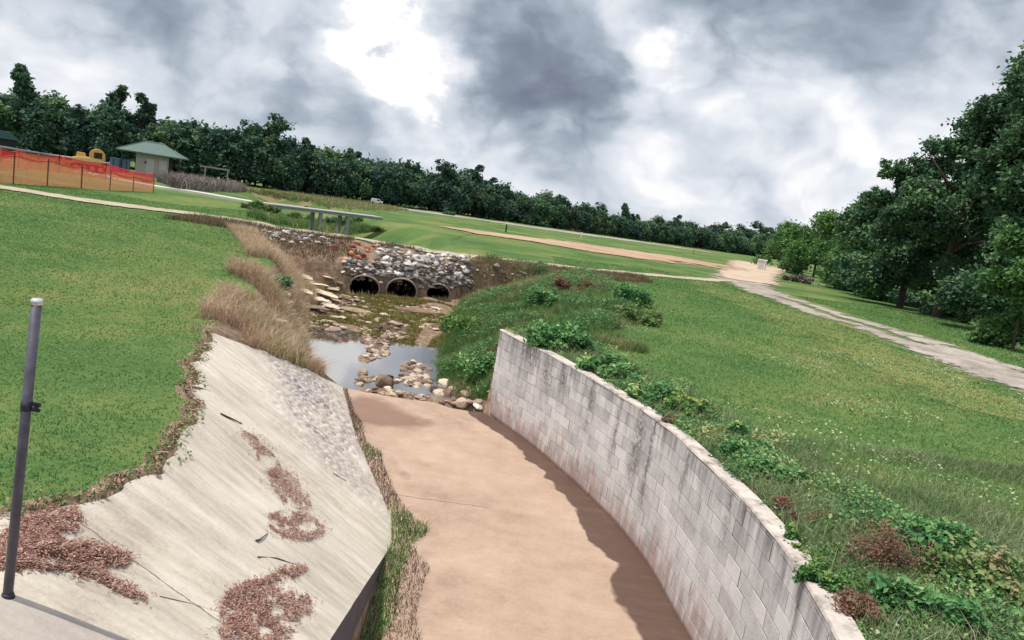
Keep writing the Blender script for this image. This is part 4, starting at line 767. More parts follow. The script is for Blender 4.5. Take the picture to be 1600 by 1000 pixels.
field(98, (590, 392, 735, 438), .16, .46, 'ggg', 0, 'grey riprap stone heaped above the middle and right pipes', 'grey riprap above the pipes')
field(18, (535, 412, 720, 440), .2, .42, 'g', 0, 'grey stone packed tight around the rims of the pipe mouths', 'stones round the pipe rims')
field(28, (395, 362, 520, 378), .18, .38, 'g', 0, 'pale rock in the loose row on the upper left bank', 'rocks on the upper left bank')
field(12, (522, 380, 592, 400), .18, .38, 'c', 0, 'reddish clay lump on the bank above the left pipe', 'clay lumps above the left pipe')
for px, py, s in [(548, 398, .42), (560, 404, .38), (540, 406, .3)]: rock(at(px, py), s, 'o', 0, 'bright orange red lump in the small heap above the left pipe', 'orange heap above the left pipe')
field(14, (745, 405, 850, 440), .2, .5, 'rg', 0, 'rock half hidden in brown weeds right of the pipes', 'rocks right of the pipes')
field(44, (470, 470, 690, 505), .22, .55, 'ttr', 1, 'tan flat stone on the creek bed above the pool', 'tan stones above the pool', None, .2)
field(14, (450, 470, 540, 520), .2, .45, 'rt', 0, 'brown stone at the left rim of the pool', 'brown stones left of the pool')
field(20, (565, 500, 640, 530), .18, .42, 'r', 0, 'dark reddish stone in the spit reaching into the pool', 'reddish stones in the pool spit', None, .2)
for px, py, s in [(578, 536, .45), (592, 541, .35), (585, 549, .45), (590, 558, .35), (603, 533, .3), (572, 527, .4)]: rock((*hit(px, py, zf0)[0][:2], -0.1), s, 'r', 1, 'flat brown stone breaking the surface in the middle of the pool', 'stones in mid pool', tilt=.1, sink=.25)
field(26, (560, 600, 750, 622), .15, .4, 'ttr', 0, 'tan stone in the row along the near rim of the pool', 'stones along the near rim of the pool')
rock((*hit(598, 604, zf0)[0][:2], 0), .55, 't', 0, 'largest tan stone on the near rim of the pool'); rock(at(745, 641), .3, 'g', 0, 'small white stone at the foot of the block wall end', sink=.3)
rock(at(690, 620), .48, 't', 0, 'pale tan stone with a dark hollow under it left of the wall end'); rock(at(722, 633), .42, 't', 0, 'flat pale stone second from the wall foot')
rock(at(648, 487), .95, 't', 1, 'large cream flat slab on the bed below the right pipe', rz=.2, el=1.7, tilt=.1)
rock(at(560, 488), .8, 't', 1, 'long cream flat stone left of centre on the bed', rz=.1, el=1.8, tilt=.1); rock(at(520, 497), .7, 't', 1, 'cream flat stone near the left bank above the pool', rz=.3, el=1.8, tilt=.1)
for i, (px, py, s, el) in enumerate([(478, 440, .7, 2.6), (474, 462, .7, 3.0), (512, 440, .5, 2.2), (494, 452, .9, 2.6), (507, 466, 1.0, 2.8), (498, 476, .8, 2.2), (520, 458, .6, 2.4), (530, 448, .5, 2.2), (488, 488, .8, 2.6), (430, 512, .6, 2.6), (540, 470, .6, 1.6), (516, 486, .7, 2.0)]):
    b = at(px, py); rock((b[0], b[1], b[2]+.16), s*0.8, 't', 1, 'cream concrete slab lying down the left creek bank', 'cream slabs on the left bank', rz=-0.55+random.uniform(-.15, .15), el=el*0.7, tilt=.12, name='broken_slab')
# loose rubble too small and too many to count
def rubble(name, n, boxes, s0, s1, m, lab):
    P = []; tot = sum(b[4] for b in boxes)
    for (x0, y0, x1, y1, w_) in boxes:
        k = int(n*w_/tot); px = x0+(x1-x0)*rng.random(k); py = y0+(y1-y0)*rng.random(k)+(px-(x0+x1)/2)*.12; P.append(hit(px, py))
    P = np.concatenate(P); P[:, 2] = np.maximum(P[:, 2], -.075); V0 = []; F0 = []
    base = [np.array([v.co[:] for v in l_.vertices]) for l_ in RM[('g', 0)]]; fc = np.array([p.vertices[:] for p in RM[('g', 0)][0].polygons]); nv = len(base[0])
    for i, q in enumerate(P):
        sc = s0+(s1-s0)*rng.random()**2; a = rng.random()*6.28; c_, s_ = math.cos(a), math.sin(a); v = base[i % 4]*sc*np.array([1.2, .9, .8]); V0.append(np.stack([v[:, 0]*c_-v[:, 1]*s_, v[:, 0]*s_+v[:, 1]*c_, v[:, 2]], 1)+q+np.array([0, 0, sc*.1])); F0.append(fc+i*nv)
    V0 = np.concatenate(V0); o = link(name, mesh_np(name, V0, None, np.concatenate(F0), attrs={'t': np.repeat(rng.random(len(P)), nv)}), m); tag(o, lab, 'rubble', None, 'stuff')
def rubmat(name, st_):
    M, t = mat(name); n = t.noise(pos(t), 6, 5, .7); out(t, pbsdf(t, t.ramp(t.math('ADD', t.math('MULTIPLY', t.attr('t'), .65), t.math('MULTIPLY', n, .4)), st_), .9, n, .6, .03)); return M
rubble('rubble', 900, [(588, 390, 738, 440, 9), (540, 414, 715, 446, 4), (535, 408, 600, 422, 1), (395, 360, 520, 380, 2), (745, 405, 850, 440, 1)], .08, .30, rubmat('grey_rubble', [(.2, (.09, .075, .075)), (.5, (.32, .29, .275)), (.8, (.64, .60, .55))]), 'small grey rubble filling the gaps of the embankment riprap')
rubble('pebbles', 1500, [(470, 466, 690, 505, 5), (440, 440, 530, 520, 5), (562, 505, 640, 528, 3), (572, 528, 606, 566, 2), (625, 575, 672, 612, 1.5), (560, 602, 755, 626, 2)], .06, .27, rubmat('tan_rubble', [(.2, (.12, .08, .065)), (.5, (.29, .205, .155)), (.8, (.58, .48, .37))]), 'small tan and brown stones strewn over the creek bed and pool rim')
# ------------------------------------------------------------------ culvert pipes
M_PIPE = simple('corrugated_pipe', (0.30, 0.25, 0.21), 0.8, 0.2, 0.4, 6)
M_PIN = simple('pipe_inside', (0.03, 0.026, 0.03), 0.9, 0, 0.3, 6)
ax = Vector((-0.22, 0.97, 0)).normalized(); ROADDIR = Vector((0.9, -0.42, 0))
def pipe(i_, lab):
    b, r = PIPES[i_]; root = empty('culvert_pipe', b, math.atan2(-ax.x, ax.y)); n = 28; mb = MB()
    # ring profile: a thick lip, ribbed wall running back into the bank
    L = 5.0; prof = [(-.12, r), (-.12, r+.055), (0.0, r+.065), (.06, r+.05), (.12, r+.05), (.14, r+.035)] + [(0.14+i*.12, r+.035+(.02 if i % 2 else 0)) for i in range(1, 30)]
    for yy, rr in prof:
        for k in range(n): a = 2*math.pi*k/n; mb.v.append((rr*math.cos(a), yy, rr*0.8*math.sin(a)+r*0.45))
    for i in range(len(prof)-1):
        for k in range(n): mb.f.append((i*n+k, i*n+(k+1) % n, (i+1)*n+(k+1) % n, (i+1)*n+k))
    mb.build('pipe_wall', M_PIPE, root, False)
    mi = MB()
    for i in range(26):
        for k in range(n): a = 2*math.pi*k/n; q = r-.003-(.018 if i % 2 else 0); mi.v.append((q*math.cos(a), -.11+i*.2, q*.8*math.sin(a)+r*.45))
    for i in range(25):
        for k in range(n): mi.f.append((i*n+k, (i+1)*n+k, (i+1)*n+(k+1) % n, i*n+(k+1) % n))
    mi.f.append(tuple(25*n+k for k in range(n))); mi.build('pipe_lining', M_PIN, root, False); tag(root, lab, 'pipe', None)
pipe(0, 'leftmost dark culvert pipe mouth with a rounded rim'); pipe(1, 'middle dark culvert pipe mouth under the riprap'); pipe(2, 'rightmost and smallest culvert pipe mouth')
# ------------------------------------------------------------------ post
b = at(12, 931); post = empty('fence_post', (b[0], b[1], b[2])); post.rotation_euler = (0, R(2.2), 0)
MB().tube([(0, 0, -.1), (0, 0, 1.60)], .024, 20).build('post_tube', M_GALV, post, True)
MB().tube([(0, 0, 1.588), (0, 0, 1.612), (0, 0, 1.618)], [.027, .027, .02], 20).build('post_cap', simple('bright_cap', (.7, .7, .72), .3, .6), post, True)
br = MB().tube([(0, 0, 1.035), (0, 0, 1.085)], .027, 20).build('bracket', M_STEEL_D, post, True); MB().box((.045, -.0, 1.075), (.05, .012, .02)).box((.045, 0, 1.045), (.05, .012, .016)).tube([(.05, -.02, 1.06), (.05, .02, 1.06)], .008, 6).build('bolt', M_STEEL_D, br)
MB().tube([(0, 0, -.01), (0, 0, .02)], [.036, .026], 16).build('base_collar', M_STEEL_D, post, True)
tag(post, 'bare dark galvanised steel post standing on the concrete with a small bracket', 'post')
# ------------------------------------------------------------------ litter piles and sticks on the slab
def pile(polys, n, hgt, lab, holes=(), name='litter_pile', size=(0.010, 0.045)):
    P = []; 
    for (cx_, cy_, rx, ry, ang, wgt) in polys:
        k = int(n*wgt); a = rng.random(k)*6.283; q = rng.random(k)**.5; u_ = q*np.cos(a)*rx; v_ = q*np.sin(a)*ry; c, s = math.cos(R(ang)), math.sin(R(ang)); P.append(np.stack([cx_+u_*c-v_*s, cy_+u_*s+v_*c, 1-q], 1))
    P = np.concatenate(P); keep = np.ones(len(P), bool)
    for (hx, hy, hr, hr2) in holes: keep &= ((P[:, 0]-hx)/hr)**2+((P[:, 1]-hy)/hr2)**2 > 1
    P = P[keep]; k = vn(P[:, 0], P[:, 1], .09, 101) > -.28; P = P[k]
    ex = rng.random(len(P)) < .3; P[:, 0] += np.where(ex, rng.normal(size=len(P))*9, 0); P[:, 1] += np.where(ex, rng.normal(size=len(P))*5, 0); P[:, 2] *= np.where(ex, .15, 1); kk = (vn(P[:, 0], P[:, 1], .22, 103) > -.33); P = P[kk]; W3 = hit(P[:, 0], P[:, 1]); N = len(W3); c0 = W3.mean(0); h_ = 0.45*hgt*np.clip(P[:, 2]*2.2, .1, 1)*rng.random(N); C = W3-c0; C[:, 2] += h_+.012
    a = rng.random(N)*6.283; L = size[0]+(size[1]-size[0])*rng.random(N); d = np.stack([np.cos(a), np.sin(a), rng.normal(size=N)*.35], 1)*(L/2)[:, None]; w = np.stack([-np.sin(a), np.cos(a), rng.normal(size=N)*.4], 1)*(.0016+.0024*rng.random(N))[:, None]
    V = np.stack([C-d-w, C+d-w, C+d+w, C-d+w], 1).reshape(-1, 3); i = np.arange(N)*4
    o = link(name, mesh_np(name, V, np.stack([i, i+1, i+2, i+3], 1), attrs={'t': np.repeat(rng.random(N), 4)}), M_LITTER); o.location = c0; tag(o, lab, 'litter'); return o
pile([(395, 690, 24, 8, 40, .15), (420, 722, 30, 13, 55, .3), (452, 765, 42, 20, 45, .55)], 4200, .025, 'long trail of reddish dead needles down the middle of the slab')
pile([(462, 822, 46, 22, 12, 1.0)], 3000, .02, 'oval ring of reddish needles with a bare centre', [(480, 824, 14, 9)])
pile([(395, 950, 52, 42, -20, .55), (445, 900, 38, 10, -20, .15), (460, 948, 28, 24, 0, .15), (400, 990, 60, 16, 0, .15)], 7500, .03, 'largest reddish needle heap at the bottom of the slab', [(432, 955, 12, 12), (445, 915, 22, 7)])
pile([(140, 868, 66, 17, 8, .8), (90, 862, 40, 12, 0, .2)], 5000, .08, 'dark matted heap of dead needles right of the steel post')
pile([(60, 835, 70, 34, -25, .8), (20, 880, 40, 14, 0, .2)], 7000, .03, 'brown leaf litter between the lawn corner and the steel post')
pile([(140, 893, 38, 10, 20, .5), (185, 918, 45, 7, 25, .3), (80, 888, 50, 4, 4, .2)], 2200, .015, 'thin scatter of needles trailing below the dark matted heap')
x, y = scatter(60000, -6.2, -2.3, 4.2, 13.4, lambda x, y: (x-xP(y) > -.07) & (x-xP(y) < .0+.16*np.clip(vn(x, y, 1.5, 111)+.1, 0, 1)) & (rng.random(len(x)) < .6), 1.0); N = len(x)
o = leaf_obj('edge_litter', np.stack([x, y, np.maximum(hter(x, y), hnat(x, y))+0.015+0.02*rng.random(N)], 1), 0.022, M_LITTER, .5, rng.random(N), None, 2.5); tag(o, 'reddish brown litter caught along the ragged turf edge of the left lawn', 'litter', None, 'stuff')
def stick(pts, r, lab):
    r *= .65; w = [at(*q) for q in pts]; c0 = w[0]; mb = MB().tube([(q[0]-c0[0], q[1]-c0[1], q[2]-c0[2]+r) for q in w], [r]*(len(w)-1)+[r*.4], 6); o = mb.build('stick', M_STICK, None, True); o.location = tuple(c0); tag(o, lab, 'stick')
stick([(403, 871), (432, 873), (462, 883)], .009, 'thin bent stick above the largest needle heap'); stick([(400, 846), (405, 845), (418, 835)], .014, 'short crooked dark twig left of the oval ring')
stick([(345, 648), (358, 654), (378, 663)], .02, 'dark stick high on the slab above the needle trail'); stick([(45, 889), (80, 892), (125, 890)], .008, 'long twig near the foot of the steel post')
stick([(300, 605), (315, 608), (324, 611)], .015, 'small stick at the ragged lawn edge'); stick([(520, 740), (530, 747), (540, 752)], .015, 'short stick near the right edge of the slab')
stick([(650, 957), (668, 953), (680, 952)], .008, 'pale twig poking from the weeds onto the channel floor'); stick([(250, 932), (300, 944), (345, 958)], .004, 'very thin runner lying toward the largest needle heap')
# dead stalk at the slab's far edge
b = at(467, 572); ds = empty('dead_stalk', b); mb = MB().tube([(0, 0, 0), (.03, 0, .45)], [.012, .006], 5).tube([(.01, 0, .05), (-.22, 0, .16)], [.01, .004], 5).tube([(.02, 0, .2), (.14, 0, .4)], [.006, .003], 5); mb.build('stem', M_STICK, ds); tag(ds, 'dry forked stalk at the top edge of the slab by the pool', 'stalk')
# ------------------------------------------------------------------ orange construction fences
def netmat(name, col, a0):
    M, t = mat(name); uv = t.n('ShaderNodeUVMap').outputs[0]; s_ = t.n('ShaderNodeSeparateXYZ', i_Vector=uv)
    hu = t.math('PINGPONG', t.math('MULTIPLY', s_.outputs[0], 24.0), 1.0); hv = t.math('PINGPONG', t.math('MULTIPLY', s_.outputs[1], 30.0), 1.0)
    hole = t.math('MULTIPLY', t.math('GREATER_THAN', hu, a0), t.math('GREATER_THAN', hv, a0))
    c = t.mix(t.noise(uv, 2.5, 4, .6), tuple(x*.75 for x in col)+(1,), col+(1,)); d = t.n('ShaderNodeBsdfDiffuse', i_Color=c); tl = t.n('ShaderNodeBsdfTranslucent', i_Color=c)
    m1 = t.n('ShaderNodeMixShader', i_Fac=.4); t.set(m1.inputs[1], d.outputs[0]); t.set(m1.inputs[2], tl.outputs[0]); tr = t.n('ShaderNodeBsdfTransparent')
    mx = t.n('ShaderNodeMixShader', i_Fac=hole); t.set(mx.inputs[1], m1.outputs[0]); t.set(mx.inputs[2], tr.outputs[0]); out(t, mx.outputs[0]); return M
M_NETO = netmat('orange_net', (0.88, 0.36, 0.20), .45); M_NETR = netmat('red_net', (0.85, 0.07, 0.07), .5)
M_POSTD = simple('fence_stake', (0.10, 0.05, 0.04), .8)
def netfence(pts, hs, sag, m, lab, stakes, name='barrier_fence', grp=None):
    P = np.array([at(*q) for q in pts]); s = np.concatenate([[0], np.cumsum(np.hypot(*np.diff(P[:, :2], axis=0).T))]); n = int(s[-1]/.25)+2; q = np.linspace(0, s[-1], n)
    x, y = np.interp(q, s, P[:, 0]), np.interp(q, s, P[:, 1]); z = hter(x, y); hh = np.interp(q, np.linspace(0, s[-1], len(hs)), hs); ph = np.linspace(0, 1, n)*(stakes-1)
    hh = hh-sag*np.sin(np.pi*(ph % 1))*(.6+.8*rng.random()) ; wob = .08*vn(q, 0*q, .8, 121); root = empty(name, (x[0], y[0], z[0])); o0 = np.array([x[0], y[0], z[0]])
    rows = 6; V = []; UV = []
    for i in range(n):
        for r_i in range(rows):
            f = r_i/(rows-1); V.append((x[i]-o0[0]+wob[i]*f, y[i]-o0[1]-wob[i]*math.sin(f*5), z[i]-o0[2]+.03+f*hh[i])); UV.append((q[i], f*1.2))
    link('netting', mesh_np('netting', V, grid_faces(n, rows), uv=UV, smooth=True), m, root)
    for k in range(stakes):
        i = int(k/(stakes-1)*(n-1)); MB().tube([(x[i]-o0[0], y[i]-o0[1]-.05, z[i]-o0[2]-.2), (x[i]-o0[0], y[i]-o0[1]-.05, z[i]-o0[2]+hh[i]+.12)], .03, 6).build('stake', M_POSTD, root)
    MB_ = MB().tube([(x[i]-o0[0]+wob[i], y[i]-o0[1], z[i]-o0[2]+.03+hh[i]) for i in range(0, n, 2)], .03, 4); MB_.build('top_band', m_band, root); tag(root, lab, 'fence', grp)
m_band = simple('red_band', (.75, .07, .06), .6)
netfence([(-60, 280), (0, 287), (50, 290), (105, 293), (155, 297), (203, 299), (240, 301)], [1.3, 1.3, 1.25, 1.1, 1.0, .8, .7], .10, M_NETO, 'sagging orange plastic barrier fence in front of the shelter', 7)
netfence([(-40, 262), (40, 264), (110, 272), (180, 281), (240, 290)], [1.3, 1.2, 1.1, 1.1, .8], .12, M_NETR, 'second red plastic barrier fence behind the orange one', 6)
# ------------------------------------------------------------------ shelter
M_ROOF = simple('green_metal_roof', (0.095, 0.15, 0.13), .5, .2, .15, 2); M_BOARD = simple('pale_boards', (0.40, 0.345, 0.34), .85, 0, .2, 3); M_DOOR = simple('faded_door', (0.48, 0.44, 0.435), .8, 0, .12, 3)
M_BLUE = simple('blue_panel', (0.11, 0.17, 0.28), .6, 0, .2, 2); M_DK = simple('dark_void', (0.03, 0.03, 0.035), .9)
D0 = 97.0; bq = hit(237, 281)[0]; d = np.array([bq[0], bq[1]]); d = d/np.linalg.norm(d)*D0; gz = float(hnat(*d)); rz = math.atan2(-d[0], d[1])
sh = empty('shelter', (d[0], d[1], gz), rz+R(-8)); sh.scale = (.98, .98, .95); tag(sh, 'small pale shelter with a green hipped roof behind the orange fence', 'shelter')
MB().box((0, 0, .05), (6.4, 4.2, .1)).build('floor_slab', M_CONC, sh)
wl = MB().box((.15, 0, 1.45), (3.5, 3.2, 2.7)).build('wall', M_BOARD, sh)
MB().prism([(-.5, .1), (-.5, 2.2), (.4, 2.2), (.4, .1)], -1.66, -1.605).build('door', M_DOOR, sh); MB().box((1.3, -1.63, 1.3), (.8, .05, 1.9)).build('panel', M_DOOR, sh); MB().box((-.55, -1.64, 1.7), (.22, .04, .22)).build('vent', M_DK, sh)
MB().box((1.92, 0, 1.45), (.06, 3.24, 2.7)).build('corner_board', M_DK, sh)
for sx, sy in ((-3.0, -1.8), (-3.0, 1.8), (3.0, -1.8), (3.0, 1.8)): MB().box((sx, sy, 1.45), (.14, .14, 2.7)).build('roof_post', M_BARK, sh)
e, ri = 2.82, 4.15; rf = MB(); rf.v = [(-3.6, -2.5, e), (3.6, -2.5, e), (3.6, 2.5, e), (-3.6, 2.5, e), (-1.0, 0, ri), (1.0, 0, ri), (-3.6, -2.5, e-.14), (3.6, -2.5, e-.14), (3.6, 2.5, e-.14), (-3.6, 2.5, e-.14)]
rf.f = [(0, 1, 5, 4), (1, 2, 5), (2, 3, 4, 5), (3, 0, 4), (0, 6, 7, 1), (1, 7, 8, 2), (2, 8, 9, 3), (3, 9, 6, 0), (9, 8, 7, 6)]; ro = rf.build('roof', M_ROOF, sh)
rg = MB().tube([(-1, 0, ri+.03), (1, 0, ri+.03)], .06, 6)
for cxx, cyy in ((-3.6, -2.5), (3.6, -2.5)): rg.tube([(math.copysign(1, cxx), 0, ri+.03), (cxx, cyy, e+.03)], .045, 5)
rg.build('ridge_cap', M_ROOF, ro)
bc = empty('blue_container', (d[0]-3.1*math.cos(rz), d[1]-3.1*math.sin(rz)-.5, gz), rz); MB().box((0, 0, .75), (2.0, 1.2, 1.5)).build('container_body', M_BLUE, bc, bevel=.03); MB().box((0, 0, 1.54), (2.06, 1.26, .08)).build('lid', M_BLUE, bc)
for k in range(3): MB().box((-.66+k*.66, -.63, .75), (.06, .06, 1.4)).build('rib', M_DK, bc)
tag(bc, 'faded blue container under the left side of the green roof', 'container')
# ------------------------------------------------------------------ yellow tracked loader
M_YEL = simple('yellow_paint', (0.72, 0.36, 0.10), .5, 0, .15, 2); M_YEL2 = simple('pale_yellow_paint', (0.75, 0.52, 0.22), .5, 0, .15, 2)
D1 = 76.0; bq = hit(138, 262)[0]; q = np.array([bq[0], bq[1]]); q = q/np.linalg.norm(q)*D1; gz1 = float(hnat(*q)); rz1 = math.atan2(-q[0], q[1])
dz = empty('bulldozer', (q[0], q[1], gz1+.1), rz1); tag(dz, 'orange yellow tracked machine with a rounded cab behind the fences', 'bulldozer')
for sy in (-.75, .75):
    tr_ = MB().prism([(-1.3, .15), (-1.1, 0), (1.1, 0), (1.3, .15), (1.3, .5), (1.1, .65), (-1.1, .65), (-1.3, .5)], sy-.22, sy+.22).build('track', M_DK, dz)
    wh = MB()
    for k in range(4): wh.tube([(-.95+k*.63, sy-.25, .32), (-.95+k*.63, sy+.25, .32)], .2, 10)
    wh.build('roller', M_YEL2, tr_)
MB().prism([(-1.25, .6), (.95, .6), (1.0, 1.15), (-.2, 1.25), (-1.25, 1.1)], -.55, .55).build('body', M_YEL2, dz, bevel=.04)
arc = [(0.0, 1.1)]+[(.62+.62*math.cos(a), 1.45+.62*math.sin(a)) for a in np.linspace(math.pi*.95, -.1, 12)]+[(1.25, 1.1)]
cb = MB().prism(arc, -.5, .5).build('cab', M_YEL, dz, bevel=.03); MB().box((.68, -.515, 1.5), (.62, .03, .5)).build('window', M_DK, cb)
MB().prism([(-1.0, 1.15), (-.2, 1.2), (-.3, 1.55), (-.9, 1.6)], -.35, .35).build('engine_hood', M_YEL, dz, bevel=.03); MB().tube([(-.6, 0, 1.5), (-.6, 0, 1.95)], .05, 8).build('exhaust', M_DK, dz)
bl = MB().prism([(-1.95, .05), (-1.85, .05), (-1.78, .5), (-1.85, .95), (-2.0, 1.0), (-1.92, .5)], -1.1, 1.1).build('blade', M_YEL2, dz); MB().box((-1.5, -.6, .45), (.7, .1, .14)).box((-1.5, .6, .45), (.7, .1, .14)).build('push_arm', M_YEL, bl)
# ------------------------------------------------------------------ distant rail, teal shed, frame, vehicle, box
M_GRAIL = simple('grey_rail', (0.30, 0.30, 0.33), .6, .3)
rl = [hit(px, py)[0] for px, py in ((-80, 240), (0, 250), (60, 256), (115, 264), (170, 272))]; root = empty('guard_rail', rl[0]); c0 = rl[0]
MB().tube([(p[0]-c0[0], p[1]-c0[1], p[2]-c0[2]+1.0) for p in rl], .09, 6).build('rail', M_GRAIL, root)
for k in range(9):
    f = k/8*4; i = min(int(f), 3); p = rl[i]+(rl[i+1]-rl[i])*(f-i); MB().box((p[0]-c0[0], p[1]-c0[1], p[2]-c0[2]+.5), (.1, .1, 1.1)).build('rail_post', M_GRAIL, root)
tag(root, 'long low grey rail behind the red netting at the left', 'rail')
M_TEAL = simple('teal_roof', (0.05, 0.11, 0.13), .5, .2, .1, 2); q = hit(-4, 243)[0][:2]; q = q/np.linalg.norm(q)*90; gq = float(hnat(*q)); root = empty('shed', (q[0], q[1], gq), math.atan2(-q[0], q[1]))
MB().box((0, 0, .9), (3.0, 2.5, 1.8)).build('wall', M_DK, root); MB().prism([(-1.8, 1.8), (-.9, 2.5), (.9, 2.5), (1.8, 1.8)], -1.5, 1.5).build('roof', M_TEAL, root); tag(root, 'small shed with a teal roof at the left edge of the photo', 'shed')
q = hit(336, 291)[0]; root = empty('timber_frame', q, R(20)); 
for sx in (-1.3, 1.3): MB().box((sx, 0, 1.1), (.14, .14, 2.3)).build('upright', M_BOARD, root)
MB().box((-.2, 0, 2.2), (3.4, .14, .16)).build('crossbeam', M_BOARD, root); tag(root, 'weathered timber frame standing in the grey brush', 'frame')
q = hit(588, 322)[0][:2]; q = q/np.linalg.norm(q)*138; root = empty('parked_van', (q[0], q[1], float(hnat(*q))+.1), math.atan2(-q[0], q[1])); root.scale = (.62, .62, .62)
MB().prism([(-1.7, .35), (1.7, .35), (1.75, .9), (1.1, 1.0), (.7, 1.5), (-1.6, 1.55), (-1.75, .9)], -.8, .8).build('body', M_WHITE, root, bevel=.05)
MB().prism([(.0, 1.0), (.95, 1.0), (.62, 1.4), (.0, 1.42)], -.812, -.80).build('window', M_DK, root)
for sx in (-1.1, 1.1): MB().tube([(sx, -.84, .32), (sx, -.6, .32)], .32, 14).build('wheel', M_DK, root)
tag(root, 'tiny white vehicle parked at the foot of the far trees', 'van')
q = hit(1191, 410)[0][:2]; q = q/np.linalg.norm(q)*110; root = empty('utility_box', (q[0], q[1], float(hnat(*q))), R(-30)); MB().box((0, 0, .7), (1.1, .8, 1.4)).build('cabinet', M_WHITE, root, bevel=.03); MB().prism([(-.65, 1.4), (.65, 1.4), (.5, 1.5), (-.5, 1.5)], -.5, .5).build('lid', M_WHITE, root); MB().box((.0, -.41, .7), (.8, .02, 1.1)).build('door', M_CONC, root)
tag(root, 'small white utility box beside the sandy entrance', 'utility box')
# marker posts in the field
for i, (px, py, dist, lab, c_) in enumerate([(908, 372, 130, 'small pale marker post below the far trees mid-field', M_WHITE), (1083, 398, 120, 'small orange marker at the edge of the sandy entrance', m_band), (790, 363, 95, 'dark stump standing on the field above the clay', M_DK)]):
    q = hit(px, py)[0]; root = empty('marker_post', q); MB().tube([(0, 0, -.1), (0, 0, .9)], .09, 8).build('post', c_, root); MB().tube([(0, 0, .88), (0, 0, .96)], [.13, .05], 8).build('cap', c_, root); tag(root, lab, 'marker')
# ------------------------------------------------------------------ walkway and footbridge
M_DECK = simple('bridge_concrete', (0.36, 0.35, 0.37), .8, 0, .12, 1.5)
wk = [at(x_, y_) for x_, y_ in ((128, 270), (180, 281), (240, 292), (320, 304), (400, 316))]
W0 = hit([400, 470, 590], [315, 324, 338], lambda x, y: np.full(np.shape(x), 2.38)); a, b = W0[0], W0[2]
def slab_line(P, wd, th, name, m, parent=None, off=(0, 0, 0)):
    P = np.array(P)-np.array(off); dd = np.gradient(P[:, :2], axis=0); l = np.hypot(dd[:, 0], dd[:, 1]); nn = np.stack([dd[:, 1]/l, -dd[:, 0]/l], 1); V = []
    for i in range(len(P)):
        for sgn, zz in ((1, 0), (-1, 0), (-1, -th), (1, -th)): V.append((P[i, 0]+nn[i, 0]*wd/2*sgn, P[i, 1]+nn[i, 1]*wd/2*sgn, P[i, 2]+zz))
    F = [(0, 1, 2, 3), (len(V)-1, len(V)-2, len(V)-3, len(V)-4)]
    for i in range(len(P)-1):
        for q_ in range(4): F.append((i*4+q_, i*4+(q_+1) % 4, (i+1)*4+(q_+1) % 4, (i+1)*4+q_))
    return link(name, mesh_np(name, V, F), m, parent)
wk = wk[:-1]+[np.array([a[0], a[1], 2.30])]; WKP = []
for i in range(len(wk)-1):
    for f in np.linspace(0, 1, 7)[:-1]:
        q = wk[i]+(wk[i+1]-wk[i])*f; WKP.append((q[0], q[1], max(float(hter(q[0], q[1]))+.12, 2.2)))
WKP.append((a[0], a[1], 2.37))
tag(slab_line(WKP, 1.5, .3, 'walkway', simple('pale_walkway', (.55, .53, .50), .8, 0, .08, 1)), kind='structure')
root = empty('footbridge', (a[0], a[1], 0)); off = (a[0], a[1], 0); L_ = np.linalg.norm((b-a)[:2]); dr = (b-a)/np.linalg.norm(b-a)
slab_line([a+(b-a)*f for f in np.linspace(0, 1.02, 6)], 1.6, .08, 'deck', M_DECK, root, off)
nn = np.array([dr[1], -dr[0], 0])
for sgn in (1, -1): slab_line([a+(b-a)*f+nn*.66*sgn-np.array([0, 0, .102]) for f in np.linspace(0.02, 1.0, 4)], .16, .14, 'beam', M_GRAIL, root, off)
for f in (.47, .70):
    p = a+(b-a)*f
    for sgn in (.55, -.55): MB().tube([(p[0]+nn[0]*sgn-a[0], p[1]+nn[1]*sgn-a[1], -.3), (p[0]+nn[0]*sgn-a[0], p[1]+nn[1]*sgn-a[1], 2.14)], .16, 10).build('pier', M_GRAIL, root)
tag(root, 'low flat footbridge on short round piers in the middle distance', 'footbridge')
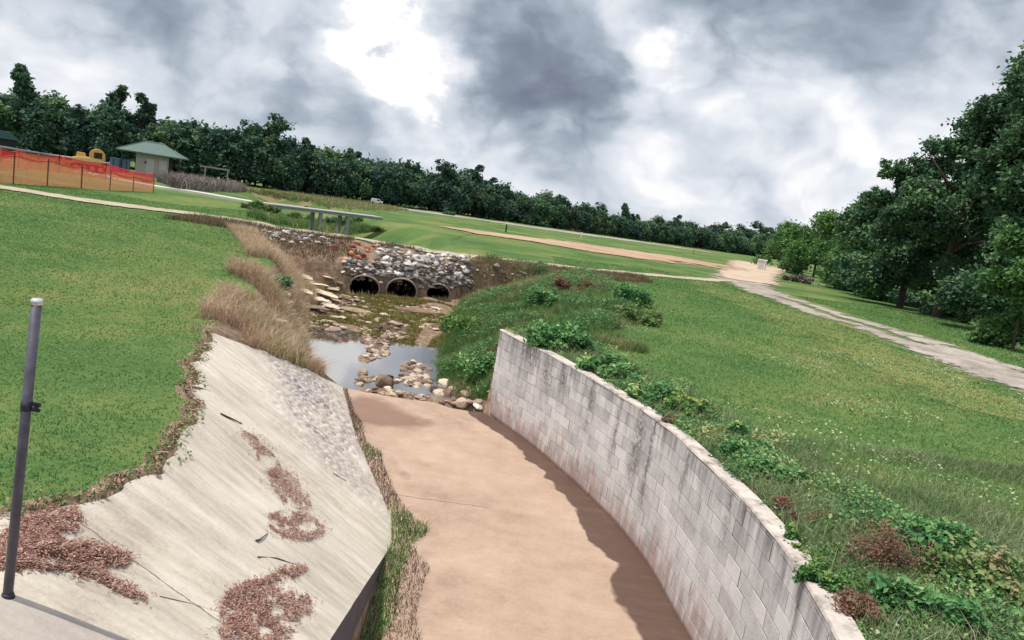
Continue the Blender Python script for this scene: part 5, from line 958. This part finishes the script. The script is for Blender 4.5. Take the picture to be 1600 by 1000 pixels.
for px, py, rx, h_, m_, lb in ((405, 330, 1.4, .45, M_WEED, 'olive bush at the left end of the footbridge'), (440, 342, 1.4, .5, M_HEDGE, 'bright green bush under the left half of the footbridge'), (470, 346, 1.2, .7, M_WEED, 'low weedy bush left of the bridge piers'), (548, 352, 1.2, .8, M_HEDGE, 'green bush right of the bridge piers'), (515, 352, 1.0, .7, M_TREE, 'dark bush between the two pairs of bridge piers'), (700, 336, 1.5, .7, M_TREE, 'dark bush on the edge of the far dirt strip'), (640, 326, 1.3, .5, M_HEDGE, 'low green bush beyond the bridge end')):
    leafy(px, py, rx, .8, h_, lb, m_, 2600, .13, 'bush', 'bush')
# grey brush between shelter and bridge, meadow weeds
def px_scatter(n, poly_x, y_c, half): 
    px = poly_x[0]+(poly_x[1]-poly_x[0])*rng.random(n); 
    f = (px-poly_x[0])/(poly_x[1]-poly_x[0]); tp = np.clip(np.minimum(f, 1-f)*5, 0, 1)*(0.75+0.8*vn(px, 0*px, .06, 131)); py = np.interp(px, *y_c)+(rng.random(n)+rng.random(n)-1)*half*1.3*tp; k = rng.random(n) < np.clip(np.minimum(f, 1-f)*6, 0, 1); return hit(px[k], py[k])
P = px_scatter(9000, (245, 385), ([245, 385], [284, 300]), 7); N = len(P); o = blade_obj('brush', P, .5+.9*rng.random(N), .07, M_BRUSH, 1.1); tag(o, 'grey brown brushwood between the shelter and the footbridge', 'brush', None, 'stuff')
P = px_scatter(12000, (375, 640), ([375, 640], [298, 330]), 9); N = len(P); o = blade_obj('meadow_weeds', P, .25+.4*rng.random(N), .08, M_WEED, 1.0, .3+.7*rng.random(N)); tag(o, 'tan and olive meadow growth beyond the footbridge', 'weeds', None, 'stuff')
P = px_scatter(16000, (385, 600), ([385, 480, 600], [338, 352, 362]), 9); N = len(P); o = blade_obj('creekside_weeds', P, .2+.4*rng.random(N), .04, M_WEED, 1.0, rng.random(N)*.8); tag(o, 'green weeds in the creek hollow before the footbridge', 'weeds', None, 'stuff')
